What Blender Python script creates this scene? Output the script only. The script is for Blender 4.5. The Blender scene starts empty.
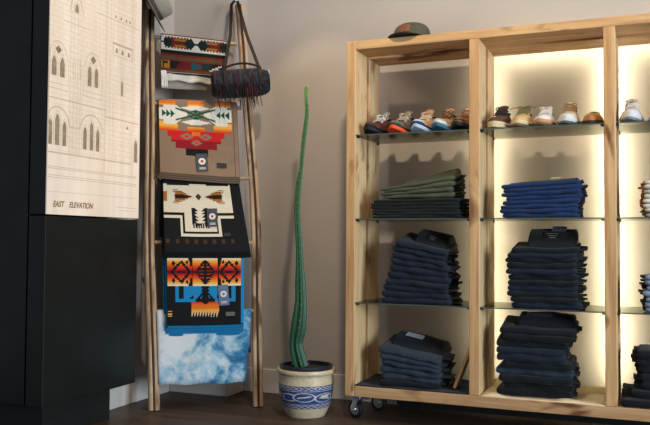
import bpy, math, random
from mathutils import Vector, Matrix
PI = math.pi
sc = bpy.context.scene
COL = sc.collection
random.seed(7)

# ------------------------------------------------------------------ colour + materials
def s2l(c):
    c = c / 255.0
    return c / 12.92 if c <= 0.04045 else ((c + 0.055) / 1.055) ** 2.4
def rgb(r, g, b): return (s2l(r), s2l(g), s2l(b), 1.0)

def newmat(name):
    m = bpy.data.materials.new(name); m.use_nodes = True
    nt = m.node_tree; b = nt.nodes['Principled BSDF']
    return m, nt, b
def node(nt, typ, **kw):
    n = nt.nodes.new(typ)
    for k, v in kw.items(): setattr(n, k, v)
    return n
def setin(n, **kw):
    for k, v in kw.items(): n.inputs[k.replace('_', ' ')].default_value = v
def ramp(nt, stops):
    r = node(nt, 'ShaderNodeValToRGB'); e = r.color_ramp.elements
    while len(e) < len(stops): e.new(0.5)
    for i, (p, c) in enumerate(stops): e[i].position = p; e[i].color = c
    return r

def simple(name, c, rough=0.6, metal=0.0, var=0.12, scale=30.0, bump=0.0, bscale=200.0, spec=0.4, sheen=0.0):
    m, nt, b = newmat(name)
    tc = node(nt, 'ShaderNodeTexCoord')
    n = node(nt, 'ShaderNodeTexNoise'); setin(n, Scale=scale, Detail=4.0)
    nt.links.new(tc.outputs['Object'], n.inputs['Vector'])
    lo = tuple(x * (1 - var) for x in c[:3]) + (1,); hi = tuple(min(1, x * (1 + var)) for x in c[:3]) + (1,)
    r = ramp(nt, [(0.3, lo), (0.7, hi)])
    nt.links.new(n.outputs['Fac'], r.inputs['Fac']); nt.links.new(r.outputs['Color'], b.inputs['Base Color'])
    b.inputs['Roughness'].default_value = rough; b.inputs['Metallic'].default_value = metal
    b.inputs['Specular IOR Level'].default_value = spec
    if sheen: b.inputs['Sheen Weight'].default_value = sheen
    if bump:
        n2 = node(nt, 'ShaderNodeTexNoise'); setin(n2, Scale=bscale, Detail=3.0)
        nt.links.new(tc.outputs['Object'], n2.inputs['Vector'])
        bp = node(nt, 'ShaderNodeBump'); setin(bp, Strength=bump, Distance=0.003)
        nt.links.new(n2.outputs['Fac'], bp.inputs['Height']); nt.links.new(bp.outputs['Normal'], b.inputs['Normal'])
    return m

def wood(name, axis, light, dark, knot, rough=0.55):
    """straight-grained board with a few knots; grain runs along the given axis"""
    m, nt, b = newmat(name)
    tc = node(nt, 'ShaderNodeTexCoord'); oi = node(nt, 'ShaderNodeObjectInfo')
    off = node(nt, 'ShaderNodeVectorMath', operation='MULTIPLY_ADD')
    cx = node(nt, 'ShaderNodeCombineXYZ')
    for i in range(3): nt.links.new(oi.outputs['Random'], cx.inputs[i])
    off.inputs[1].default_value = (7.3, 5.1, 9.7)
    nt.links.new(cx.outputs[0], off.inputs[0]); nt.links.new(tc.outputs['Object'], off.inputs[2])
    mp = node(nt, 'ShaderNodeMapping'); s = [38.0, 38.0, 38.0]; s[axis] = 2.2
    mp.inputs['Scale'].default_value = s
    nt.links.new(off.outputs[0], mp.inputs['Vector'])
    n = node(nt, 'ShaderNodeTexNoise'); setin(n, Scale=1.0, Detail=5.0, Distortion=0.6)
    nt.links.new(mp.outputs[0], n.inputs['Vector'])
    r = ramp(nt, [(0.28, dark), (0.72, light)])
    nt.links.new(n.outputs['Fac'], r.inputs['Fac'])
    mp2 = node(nt, 'ShaderNodeMapping'); s2 = [9.0, 9.0, 9.0]; s2[axis] = 3.2
    mp2.inputs['Scale'].default_value = s2
    nt.links.new(off.outputs[0], mp2.inputs['Vector'])
    v = node(nt, 'ShaderNodeTexNoise'); setin(v, Scale=1.0, Detail=2.0, Distortion=0.8)
    nt.links.new(mp2.outputs[0], v.inputs['Vector'])
    r2 = ramp(nt, [(0.60, (0, 0, 0, 1)), (0.72, (1, 1, 1, 1))])
    nt.links.new(v.outputs['Fac'], r2.inputs['Fac'])
    mx = node(nt, 'ShaderNodeMix', data_type='RGBA')
    nt.links.new(r2.outputs['Color'], mx.inputs['Factor'])
    nt.links.new(r.outputs['Color'], mx.inputs['A']); mx.inputs['B'].default_value = knot
    tone = ramp(nt, [(0.0, (0.84, 0.84, 0.90, 1)), (0.5, (1.0, 0.97, 0.95, 1)), (1.0, (1.06, 1.04, 1.0, 1))])
    nt.links.new(oi.outputs['Random'], tone.inputs['Fac'])
    mt = node(nt, 'ShaderNodeMix', data_type='RGBA', blend_type='MULTIPLY'); mt.inputs['Factor'].default_value = 1.0
    nt.links.new(mx.outputs['Result'], mt.inputs['A']); nt.links.new(tone.outputs['Color'], mt.inputs['B'])
    nt.links.new(mt.outputs['Result'], b.inputs['Base Color'])
    b.inputs['Roughness'].default_value = rough; b.inputs['Specular IOR Level'].default_value = 0.3
    bp = node(nt, 'ShaderNodeBump'); setin(bp, Strength=0.25, Distance=0.002)
    nt.links.new(n.outputs['Fac'], bp.inputs['Height']); nt.links.new(bp.outputs['Normal'], b.inputs['Normal'])
    return m

def denim(name, c, fade=1.5, scale=60):
    m, nt, b = newmat(name)
    tc = node(nt, 'ShaderNodeTexCoord')
    n = node(nt, 'ShaderNodeTexNoise'); setin(n, Scale=float(scale), Detail=6.0, Roughness=0.7)
    nt.links.new(tc.outputs['Object'], n.inputs['Vector'])
    mp = node(nt, 'ShaderNodeMapping'); mp.inputs['Scale'].default_value = (260, 60, 900)
    nt.links.new(tc.outputs['Object'], mp.inputs['Vector'])
    w = node(nt, 'ShaderNodeTexNoise'); setin(w, Scale=1.0, Detail=2.0)
    nt.links.new(mp.outputs[0], w.inputs['Vector'])
    ad = node(nt, 'ShaderNodeMath', operation='MULTIPLY_ADD'); ad.inputs[1].default_value = 0.5
    ml = node(nt, 'ShaderNodeMath', operation='MULTIPLY'); ml.inputs[1].default_value = 0.5
    nt.links.new(n.outputs['Fac'], ml.inputs[0])
    nt.links.new(w.outputs['Fac'], ad.inputs[0]); nt.links.new(ml.outputs[0], ad.inputs[2])
    lo = tuple(x * 0.7 for x in c[:3]) + (1,); hi = tuple(min(1, x * fade) for x in c[:3]) + (1,)
    r = ramp(nt, [(0.36, lo), (0.66, hi)])
    nt.links.new(ad.outputs[0], r.inputs['Fac']); nt.links.new(r.outputs['Color'], b.inputs['Base Color'])
    b.inputs['Roughness'].default_value = 0.85; b.inputs['Specular IOR Level'].default_value = 0.15
    b.inputs['Sheen Weight'].default_value = 0.08
    bp = node(nt, 'ShaderNodeBump'); setin(bp, Strength=0.4, Distance=0.003)
    nt.links.new(n.outputs['Fac'], bp.inputs['Height']); nt.links.new(bp.outputs['Normal'], b.inputs['Normal'])
    return m

def attr_mat(name, rough=0.85, sheen=0.1, bump=0.3, scale=350.0, spec=0.15):
    """woven / painted pattern: colours come from the mesh's own colour attribute"""
    m, nt, b = newmat(name)
    a = node(nt, 'ShaderNodeAttribute', attribute_name='Col')
    tc = node(nt, 'ShaderNodeTexCoord')
    n = node(nt, 'ShaderNodeTexNoise'); setin(n, Scale=scale, Detail=2.0)
    nt.links.new(tc.outputs['Object'], n.inputs['Vector'])
    r = ramp(nt, [(0.3, (0.78, 0.78, 0.78, 1)), (0.7, (1, 1, 1, 1))])
    nt.links.new(n.outputs['Fac'], r.inputs['Fac'])
    mx = node(nt, 'ShaderNodeMix', data_type='RGBA', blend_type='MULTIPLY'); mx.inputs['Factor'].default_value = 1.0
    nt.links.new(a.outputs['Color'], mx.inputs['A']); nt.links.new(r.outputs['Color'], mx.inputs['B'])
    nt.links.new(mx.outputs['Result'], b.inputs['Base Color'])
    b.inputs['Roughness'].default_value = rough; b.inputs['Sheen Weight'].default_value = sheen
    b.inputs['Specular IOR Level'].default_value = spec
    bp = node(nt, 'ShaderNodeBump'); setin(bp, Strength=bump, Distance=0.002)
    nt.links.new(n.outputs['Fac'], bp.inputs['Height']); nt.links.new(bp.outputs['Normal'], b.inputs['Normal'])
    return m

def emis(name, c, strength, base=(0.8, 0.8, 0.8, 1)):
    m, nt, b = newmat(name)
    b.inputs['Base Color'].default_value = base
    b.inputs['Emission Color'].default_value = c; b.inputs['Emission Strength'].default_value = strength
    return m

def glass_mat(name):
    m = bpy.data.materials.new(name); m.use_nodes = True
    nt = m.node_tree; nt.nodes.clear()
    out = node(nt, 'ShaderNodeOutputMaterial')
    tr = node(nt, 'ShaderNodeBsdfTransparent'); tr.inputs['Color'].default_value = (0.56, 0.58, 0.51, 1)
    gl = node(nt, 'ShaderNodeBsdfGlossy'); gl.inputs['Roughness'].default_value = 0.02
    gl.inputs['Color'].default_value = (0.6, 0.62, 0.58, 1)
    fr = node(nt, 'ShaderNodeFresnel'); fr.inputs['IOR'].default_value = 1.5
    mx = node(nt, 'ShaderNodeMixShader')
    nt.links.new(fr.outputs[0], mx.inputs[0]); nt.links.new(tr.outputs[0], mx.inputs[1]); nt.links.new(gl.outputs[0], mx.inputs[2])
    nt.links.new(mx.outputs[0], out.inputs['Surface'])
    return m

M = {}
M['wall'] = simple('wall paint', rgb(184, 175, 168), 0.9, var=0.03, scale=3, bump=0.06, bscale=120, spec=0.1)
M['base'] = simple('white trim paint', rgb(206, 200, 196), 0.6, var=0.03, scale=5)
WL, WD, WK = rgb(214, 178, 130), rgb(172, 128, 84), rgb(116, 76, 44)
M['woodz'] = wood('pine upright', 2, WL, WD, WK)
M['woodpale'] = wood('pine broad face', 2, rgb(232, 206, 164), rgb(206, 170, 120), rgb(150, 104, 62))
M['woodx'] = wood('pine beam', 0, WL, WD, WK)
M['black'] = simple('blackened steel', rgb(31, 35, 33), 0.40, metal=0.4, var=0.2, scale=6, spec=0.5, bump=0.03, bscale=14)
M['plinth'] = simple('black plinth', rgb(24, 27, 27), 0.5, var=0.2, scale=8)
M['pole'] = wood('weathered pole', 2, rgb(206, 180, 150), rgb(128, 98, 72), rgb(90, 64, 44), 0.8)
M['rung'] = wood('weathered rung', 0, rgb(190, 165, 138), rgb(130, 104, 80), rgb(100, 76, 54), 0.8)
M['crack'] = simple('dark bark seam', rgb(62, 44, 32), 0.9)
M['glass'] = glass_mat('shelf glass')
M['glassedge'] = simple('green glass edge', rgb(74, 82, 77), 0.15, spec=0.6)
M['blk'] = simple('black plastic', rgb(22, 22, 24), 0.4)
M['rubber'] = simple('black rubber', rgb(18, 18, 19), 0.6)
M['chrome'] = simple('zinc plated steel', rgb(190, 194, 198), 0.3, metal=0.9, var=0.05)
M['led'] = emis('warm led strip', (1.0, 0.86, 0.60, 1), 5.0)
M['textile'] = attr_mat('woven wool')
M['glaze'] = attr_mat('painted ceramic', rough=0.35, sheen=0, bump=0.04, scale=60, spec=0.5)

def floor_mat():
    m, nt, b = newmat('dark plank floor')
    tc = node(nt, 'ShaderNodeTexCoord')
    mp = node(nt, 'ShaderNodeMapping'); mp.inputs['Rotation'].default_value = (0, 0, 0)
    nt.links.new(tc.outputs['Object'], mp.inputs['Vector'])
    br = node(nt, 'ShaderNodeTexBrick'); setin(br, Scale=1.0)
    br.inputs['Brick Width'].default_value = 1.6; br.inputs['Row Height'].default_value = 0.16
    br.inputs['Mortar Size'].default_value = 0.0025
    br.inputs['Color1'].default_value = rgb(86, 70, 58); br.inputs['Color2'].default_value = rgb(64, 51, 42)
    br.inputs['Mortar'].default_value = rgb(26, 20, 16)
    nt.links.new(mp.outputs[0], br.inputs['Vector'])
    mp2 = node(nt, 'ShaderNodeMapping'); mp2.inputs['Scale'].default_value = (2.0, 30, 1)
    nt.links.new(tc.outputs['Object'], mp2.inputs['Vector'])
    n = node(nt, 'ShaderNodeTexNoise'); setin(n, Scale=1.0, Detail=6.0)
    nt.links.new(mp2.outputs[0], n.inputs['Vector'])
    r = ramp(nt, [(0.3, (0.5, 0.5, 0.5, 1)), (0.7, (1.25, 1.2, 1.15, 1))])
    nt.links.new(n.outputs['Fac'], r.inputs['Fac'])
    mx = node(nt, 'ShaderNodeMix', data_type='RGBA', blend_type='MULTIPLY'); mx.inputs['Factor'].default_value = 1.0
    nt.links.new(br.outputs['Color'], mx.inputs['A']); nt.links.new(r.outputs['Color'], mx.inputs['B'])
    nt.links.new(mx.outputs['Result'], b.inputs['Base Color'])
    b.inputs['Roughness'].default_value = 0.45; b.inputs['Specular IOR Level'].default_value = 0.3
    return m
M['floor'] = floor_mat()

# ------------------------------------------------------------------ mesh builder
class MB:
    def __init__(s): s.v = []; s.f = []; s.m = []; s.c = []
    def add(s, vs, fs, mi=0, col=None):
        o = len(s.v); s.v += [tuple(v) for v in vs]
        for f in fs: s.f.append(tuple(i + o for i in f)); s.m.append(mi); s.c.append(col)
        return o
    def box(s, a, b, mi=0, T=None, col=None):
        vs = [Vector((x, y, z)) for x in (a[0], b[0]) for y in (a[1], b[1]) for z in (a[2], b[2])]
        if T: vs = [T @ v for v in vs]
        s.add(vs, [(0,1,3,2),(4,6,7,5),(0,4,5,1),(2,3,7,6),(0,2,6,4),(1,5,7,3)], mi, col)
    def tube(s, pts, rad, n=10, mi=0, caps=True, flat=1.0, ribs=0, ribd=0.0, twist=0.0):
        pts = [Vector(p) for p in pts]; N = len(pts)
        if not hasattr(rad, '__len__'): rad = [rad] * N
        up = None; rings = []
        for i, p in enumerate(pts):
            d = (pts[min(i+1, N-1)] - pts[max(i-1, 0)])
            if d.length < 1e-9: d = Vector((0,0,1))
            d.normalize()
            if up is None:
                up = Vector((0,1,0)) if abs(d.y) < 0.9 else Vector((1,0,0))
            a = d.cross(up)
            if a.length < 1e-6: a = d.cross(Vector((1,0,0)))
            a.normalize(); b = a.cross(d).normalized(); up = b
            ring = []
            for k in range(n):
                t = 2*PI*k/n + twist*i
                r = rad[i] * (1 + ribd*math.cos(ribs*t) if ribs else 1)
                ring.append(p + a*(r*math.cos(t)) + b*(r*flat*math.sin(t)))
            rings.append(ring)
        o = s.add([v for r in rings for v in r], [], mi)
        for i in range(N-1):
            for k in range(n):
                s.f.append((o+i*n+k, o+i*n+(k+1)%n, o+(i+1)*n+(k+1)%n, o+(i+1)*n+k)); s.m.append(mi); s.c.append(None)
        if caps:
            s.f.append(tuple(o+k for k in reversed(range(n)))); s.m.append(mi); s.c.append(None)
            s.f.append(tuple(o+(N-1)*n+k for k in range(n))); s.m.append(mi); s.c.append(None)
    def lathe(s, prof, n=40, mi=0, T=None, colf=None, capb=True, capt=True):
        o = len(s.v); K = len(prof)
        for r, z in prof:
            for k in range(n):
                t = 2*PI*k/n; p = Vector((r*math.cos(t), r*math.sin(t), z)); s.v.append(tuple(T @ p if T else p))
        for i in range(K-1):
            for k in range(n):
                s.f.append((o+i*n+k, o+i*n+(k+1)%n, o+(i+1)*n+(k+1)%n, o+(i+1)*n+k)); s.m.append(mi)
                s.c.append(colf((k+.5)/n, (prof[i][1]+prof[i+1][1])/2, i) if colf else None)
        if capb: s.f.append(tuple(o+k for k in reversed(range(n)))); s.m.append(mi); s.c.append(colf(0, prof[0][1], 0) if colf else None)
        if capt: s.f.append(tuple(o+(K-1)*n+k for k in range(n))); s.m.append(mi); s.c.append(colf(0, prof[-1][1], K-1) if colf else None)
    def loft(s, rings, mi=0, caps=True, closed=True, mf=None, colf=None):
        n = len(rings[0]); o = s.add([v for r in rings for v in r], [], mi)
        for i in range(len(rings)-1):
            for k in range(n if closed else n-1):
                s.f.append((o+i*n+k, o+i*n+(k+1)%n, o+(i+1)*n+(k+1)%n, o+(i+1)*n+k))
                s.m.append(mf(i, k) if mf else mi); s.c.append(colf(i, k) if colf else None)
        if caps:
            s.f.append(tuple(o+k for k in reversed(range(n)))); s.m.append(mi); s.c.append(colf(0, 0) if colf else None)
            q = (len(rings)-1)*n
            s.f.append(tuple(o+q+k for k in range(n))); s.m.append(mi); s.c.append(colf(len(rings)-2, 0) if colf else None)
    def prism(s, poly, a, b, axis=0, mi=0, T=None):
        """poly in the two other axes, extruded from a to b along axis"""
        def mk(p, q):
            if axis == 0: v = (q, p[0], p[1])
            elif axis == 1: v = (p[0], q, p[1])
            else: v = (p[0], p[1], q)
            v = Vector(v); return T @ v if T else v
        n = len(poly); vs = [mk(p, a) for p in poly] + [mk(p, b) for p in poly]
        s.add(vs, [tuple(reversed(range(n))), tuple(range(n, 2*n))] + [(i, (i+1)%n, n+(i+1)%n, n+i) for i in range(n)], mi)
    def ell(s, c, r, nu=16, nv=10, mi=0, T=None, zmin=-1.0):
        prof = []
        a0 = math.asin(max(-1, zmin))
        for i in range(nv+1):
            a = a0 + (PI/2 - a0)*i/nv; prof.append((math.cos(a), math.sin(a)))
        L = Matrix.Translation(Vector(c)) @ Matrix.Diagonal((r[0], r[1], r[2], 1))
        if T: L = T @ L
        s.lathe([(max(p[0], 0.002), p[1]) for p in prof], nu, mi, L)
    def build(s, name, mats, parent=None, smooth=False, bevel=0.0, rel=None, solid=0.0):
        me = bpy.data.meshes.new(name)
        vs = s.v
        if rel is not None: vs = [(v[0]-rel[0], v[1]-rel[1], v[2]-rel[2]) for v in vs]
        me.from_pydata(vs, [], s.f)
        if not isinstance(mats, (list, tuple)): mats = [mats]
        for m in mats: me.materials.append(m)
        me.polygons.foreach_set('material_index', s.m)
        if any(c is not None for c in s.c):
            at = me.color_attributes.new('Col', 'FLOAT_COLOR', 'CORNER')
            arr = []
            for f, c in zip(s.f, s.c): arr += list(c or (0.2, 0.2, 0.2, 1)) * len(f)
            at.data.foreach_set('color', arr)
        me.validate(); me.update()
        import bmesh
        bm = bmesh.new(); bm.from_mesh(me); bmesh.ops.recalc_face_normals(bm, faces=bm.faces); bm.to_mesh(me); bm.free()
        o = bpy.data.objects.new(name, me); COL.objects.link(o)
        if smooth:
            me.polygons.foreach_set('use_smooth', [True]*len(me.polygons))
            try: me.set_sharp_from_angle(angle=math.radians(smooth if smooth is not True else 50))
            except Exception: pass
        if bevel:
            bv = o.modifiers.new('soft edge', 'BEVEL'); bv.width = bevel; bv.segments = 2; bv.limit_method = 'ANGLE'
        if parent: o.parent = parent
        return o

def tag(o, label=None, cat=None, group=None, kind=None):
    if label: o['label'] = label
    if cat: o['category'] = cat
    if group: o['group'] = group
    if kind: o['kind'] = kind
    return o
def empty(name, loc=(0,0,0), rz=0.0, label=None, cat=None, group=None):
    o = bpy.data.objects.new(name, None); o.empty_display_size = 0.1; COL.objects.link(o)
    o.location = loc; o.rotation_euler = (0, 0, rz); tag(o, label, cat, group)
    return o

# ------------------------------------------------------------------ setting
YW, YP, XL, XP = 4.30, 4.10, -2.70, -2.295      # main wall, pier face, left wall, pier's right corner
HW = 3.1
b = MB(); b.box((-3.7, -2.5, -0.06), (2.6, 4.4, 0.0)); tag(b.build('floor', M['floor']), kind='structure')
b = MB(); b.box((XP, YW, 0), (2.6, YW+0.12, HW)); tag(b.build('wall_back', M['wall']), kind='structure')
b = MB(); b.box((XL-0.12, YP, 0), (XP, YW+0.12, HW)); tag(b.build('wall_pier', M['wall']), kind='structure')
b = MB(); b.box((XL-0.12, 3.40, 0), (XL, YP, HW)); b.box((-3.7, 3.40, 0), (XL-0.12, 3.52, HW)); tag(b.build('wall_left', M['wall']), kind='structure')
def skirting(name, a, c):
    b = MB(); b.box(a, c); tag(b.build(name, M['base'], bevel=0.004), kind='structure')
BH = 0.145
skirting('baseboard_back', (XP+0.014, YW-0.014, 0), (2.6, YW, BH))
skirting('baseboard_pier', (XL+0.014, YP-0.014, 0), (XP+0.014, YP, BH))
skirting('baseboard_return', (XP, YP, 0), (XP+0.014, YW-0.014, BH))
skirting('baseboard_left', (XL, 3.40, 0), (XL+0.014, YP-0.014, BH))

# ------------------------------------------------------------------ black cabinet with the lit drawing panel
cab = empty('cabinet', (-2.57, 3.15, 0), 0, 'tall black steel cabinet with a backlit architectural drawing on its side', 'cabinet')
R = cab.location
XC = -2.52
b = MB(); b.box((-3.6, 2.86, 0), (-2.572, 3.354, 0.20)); b.build('plinth', M['plinth'], cab, rel=R)
b = MB(); b.box((-3.6, 2.805, 0.163), (-2.632, 3.385, 2.5)); b.build('body', M['black'], cab, rel=R, bevel=0.003)
b = MB(); b.box((-2.618, 2.80, 0.163), (XC, 3.50, 1.036)); dr = b.build('door', M['black'], cab, rel=R, bevel=0.003)
b = MB(); b.box((-2.618, 2.80, 1.044), (XC, 3.50, 2.5)); ud = b.build('upper_door', M['black'], cab, rel=R, bevel=0.003)
def panel_mat():
    m, nt, bs = newmat('lit drawing sheet')
    tc = node(nt, 'ShaderNodeTexCoord')
    mp = node(nt, 'ShaderNodeMapping'); mp.inputs['Scale'].default_value = (1, 14, 1.5)
    nt.links.new(tc.outputs['Object'], mp.inputs['Vector'])
    n = node(nt, 'ShaderNodeTexNoise'); setin(n, Scale=1.0, Detail=3.0)
    nt.links.new(mp.outputs[0], n.inputs['Vector'])
    r = ramp(nt, [(0.3, rgb(226, 206, 186)), (0.7, rgb(240, 224, 208))])
    nt.links.new(n.outputs['Fac'], r.inputs['Fac'])
    sp = node(nt, 'ShaderNodeSeparateXYZ'); cb = node(nt, 'ShaderNodeCombineXYZ')      # drawn masonry courses
    nt.links.new(tc.outputs['Object'], sp.inputs[0]); nt.links.new(sp.outputs['Y'], cb.inputs[0]); nt.links.new(sp.outputs['Z'], cb.inputs[1])
    br = node(nt, 'ShaderNodeTexBrick'); setin(br, Scale=1.0)
    br.inputs['Brick Width'].default_value = .060; br.inputs['Row Height'].default_value = .024; br.inputs['Mortar Size'].default_value = .0013
    br.inputs['Color1'].default_value = (1, 1, 1, 1); br.inputs['Color2'].default_value = (.97, .96, .95, 1); br.inputs['Mortar'].default_value = (.86, .82, .77, 1)
    nt.links.new(cb.outputs[0], br.inputs['Vector'])
    gt = node(nt, 'ShaderNodeMath', operation='GREATER_THAN'); gt.inputs[1].default_value = 1.33; nt.links.new(sp.outputs['Z'], gt.inputs[0])
    mm = node(nt, 'ShaderNodeMix', data_type='RGBA', blend_type='MULTIPLY')
    nt.links.new(gt.outputs[0], mm.inputs['Factor']); nt.links.new(r.outputs['Color'], mm.inputs['A']); nt.links.new(br.outputs['Color'], mm.inputs['B'])
    nt.links.new(mm.outputs['Result'], bs.inputs['Base Color']); nt.links.new(mm.outputs['Result'], bs.inputs['Emission Color'])
    bs.inputs['Emission Strength'].default_value = 0.10; bs.inputs['Roughness'].default_value = 0.6
    return m
M['sheet'] = panel_mat()
M['line'] = simple('pale sepia ink', rgb(208, 184, 158), 0.8, var=0.1)
M['ink'] = simple('grey brown wash', rgb(152, 134, 110), 0.8, var=0.25, scale=60)
M['letter'] = simple('gilt letters', rgb(150, 118, 80), 0.6)
b = MB(); b.box((XC, 2.797, 1.044), (XC+0.006, 3.498, 2.48))
sheet = b.build('drawing_panel', M['sheet'], cab, rel=R)
# the drawing: strokes and washes lying on the sheet
DX = XC + 0.0062
d = MB()
def stroke(pts, w=0.003, mi=0, x=DX):
    pts = [(min(3.494, max(2.801, p[0])), p[1]) for p in pts]
    for (y0, z0), (y1, z1) in zip(pts[:-1], pts[1:]):
        dy, dz = y1-y0, z1-z0; L = math.hypot(dy, dz) or 1e-6
        ny, nz = -dz/L*w/2, dy/L*w/2
        d.add([(x, y0+ny, z0+nz), (x, y0-ny, z0-nz), (x, y1-ny, z1-nz), (x, y1+ny, z1+nz)], [(0,1,2,3)], mi)
def blob(poly, mi=1, x=DX+0.0002):
    d.add([(x, p[0], p[1]) for p in poly], [tuple(range(len(poly)))], mi)
def lancet(y, z0, z1, w, mi=1):
    h = w/2; blob([(y-h, z0), (y+h, z0), (y+h, z1-w), (y+h*.6, z1-w*.4), (y, z1), (y-h*.6, z1-w*.4), (y-h, z1-w)], mi)
    stroke([(y-h-.008, z0), (y-h-.008, z1-w*.8), (y, z1+.014), (y+h+.008, z1-w*.8), (y+h+.008, z0)], .0025)
def arch(y, z, w, h, n=14, lw=0.004):
    pts = []
    for i in range(n+1):
        t = -1 + 2*i/n; pts.append((y + w*t, z + h*(1-abs(t)**2.2)**0.75))
    stroke(pts, lw)
def quatre(y, z, r):
    for a in range(4):
        cy, cz = y + r*.6*math.cos(a*PI/2), z + r*.6*math.sin(a*PI/2)
        blob([(cy + r*.55*math.cos(k*PI/4), cz + r*.55*math.sin(k*PI/4)) for k in range(8)])
    stroke([(y + r*1.6*math.cos(k*PI/8), z + r*1.6*math.sin(k*PI/8)) for k in range(17)], .002)
lancet(2.978, 2.022, 2.066, .026); arch(2.978, 2.02, .05, .075)
stroke([(2.888, 1.962), (3.084, 1.962)]); stroke([(3.128, 2.066), (3.483, 2.065)], .004)
for y in (3.276, 3.320, 3.365, 3.396): blob([(y-.008, 2.079), (y+.008, 2.079), (y, 2.096)])
stroke([(3.258, 1.944), (3.424, 1.942)], .012); stroke([(3.258, 1.944), (3.258, 1.883), (3.424, 1.882), (3.424, 1.942)], .003)
for y in (3.288, 3.337, 3.390): blob([(y-.011, 1.898), (y+.011, 1.898), (y+.004, 1.922), (y-.004, 1.922)]); stroke([(y+.024, 1.884), (y+.024, 1.94)], .002)
quatre(2.856, 1.816, .017); quatre(3.105, 1.819, .017)
lancet(2.829, 1.690, 1.785, .032); lancet(2.884, 1.690, 1.785, .032)
lancet(3.079, 1.684, 1.786, .028); lancet(3.130, 1.686, 1.786, .028)
arch(2.856, 1.77, .066, .085); arch(3.105, 1.77, .066, .085)
for y in (2.856, 3.105): stroke([(y-.07, 1.655), (y+.07, 1.655)], .003); stroke([(y-.07, 1.63), (y+.07, 1.63)], .003); stroke([(y-.07, 1.63), (y-.07, 1.77)], .002); stroke([(y+.07, 1.63), (y+.07, 1.77)], .002)
lancet(3.337, 1.679, 1.758, .014)
stroke([(2.80, 1.586), (3.210, 1.586)], .006); stroke([(3.204, 1.552), (3.482, 1.551)], .006)
for y, z, w in ((2.812, 1.487, .024), (2.857, 1.516, .030), (2.906, 1.486, .026)): lancet(y, 1.368, z, w)
for y, z, w in ((3.052, 1.481, .026), (3.101, 1.510, .026), (3.148, 1.482, .026)): lancet(y, 1.369, z, w)
arch(2.859, 1.462, .085, .085, lw=.006); arch(3.100, 1.462, .090, .082, lw=.006)
stroke([(2.944, 1.462), (3.01, 1.462)], .004)
lancet(3.463, 1.344, 1.465, .028)
blob([(3.378, 1.512), (3.396, 1.512), (3.387, 1.532)])
stroke([(2.802, 1.332), (3.420, 1.331)], .007)
for z in (1.266, 1.258, 1.226, 1.216): stroke([(2.802, z), (3.472, z)], .003)
stroke([(2.802, 1.15), (3.472, 1.15)], .002)
for y in (2.938, 2.962, 2.990, 3.012, 3.200, 3.206, 3.24, 3.262, 3.428, 3.44): stroke([(y, 1.335 if y < 3.19 else 1.27), (y, 2.09 if y < 3.01 else 2.2)], .0018)
for i in range(26):
    z = 1.36 + i*.0325; stroke([(3.27, z), (3.425, z)], .0011)
    if i < 22: stroke([(2.94, z+.01), (3.0, z+.01)], .0011)
for i, (y0, z0, y1, h) in enumerate(((2.955, 1.72, 3.02, .05), (2.96, 1.70, 2.975, .09), (3.0, 1.70, 3.012, .10))):
    stroke([(y0, z0), (y0, z0+h), (y1, z0+h), (y1, z0)], .002)
stroke([(3.310, 1.098), (3.473, 1.096)], .003); stroke([(3.325, 1.082), (3.473, 1.080)], .002)
d.build('elevation_drawing', [M['line'], M['ink']], sheet, rel=R)
def text_mesh(body, size, mat, name, parent, loc, rot, ext=0.0008, xs=1.0, shear=0.0):
    cu = bpy.data.curves.new(name, 'FONT'); cu.body = body; cu.size = size; cu.extrude = ext; cu.offset = 0.0008; cu.align_x = 'LEFT'; cu.shear = shear
    t = bpy.data.objects.new(name, cu); COL.objects.link(t)
    bpy.context.view_layer.update()
    me = bpy.data.meshes.new_from_object(t.evaluated_get(bpy.context.evaluated_depsgraph_get()))
    bpy.data.objects.remove(t)
    me.materials.clear(); me.materials.append(mat)
    o = bpy.data.objects.new(name, me); COL.objects.link(o); o.parent = parent
    o.location = loc; o.rotation_euler = rot; o.scale = (xs, 1, 1)
    return o
for word, yw in (('EAST', 2.838), ('ELEVATION', 2.948)):
    text_mesh(word, 0.038, M['letter'], 'lettering', sheet, (DX+0.0005-R.x, yw-R.y, 1.081-R.z), (PI/2, 0, PI/2), xs=0.86, shear=0.2)

# ------------------------------------------------------------------ ladder
LO = Vector((-2.457, 3.587, 0)); LU = Vector((0.826, 0.5636, 0)); LV = Vector((-0.064, 0.094, 0.9936)); LN = Vector((0.56, -0.8206, 0.114))
LN = LU.cross(LV).normalized()
if LN.y > 0: LN = -LN
def lad(u, v, n=0.0): return LO + LU*u + LV*v + LN*n
M['pole'].node_tree  # shared by both poles
ladder = empty('ladder', LO, 0, 'rustic split-pole wooden ladder leaning in the corner, hung with blankets', 'ladder')
def rail(p0, p1, seed, bow):
    rnd = random.Random(seed); p0, p1 = Vector(p0), Vector(p1); pts = []; rad = []
    ph = rnd.random()*6
    for i in range(25):
        t = i/24; p = p0.lerp(p1, t)
        p += LU*(bow*math.sin(PI*t) + 0.006*math.sin(t*9+ph)*math.sin(PI*t)) + LN*0.004*math.sin(t*7+ph)*math.sin(PI*t)
        pts.append(p); rad.append(0.0255 - 0.005*t + 0.0015*math.sin(t*23+ph))
    return pts, rad
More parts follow.
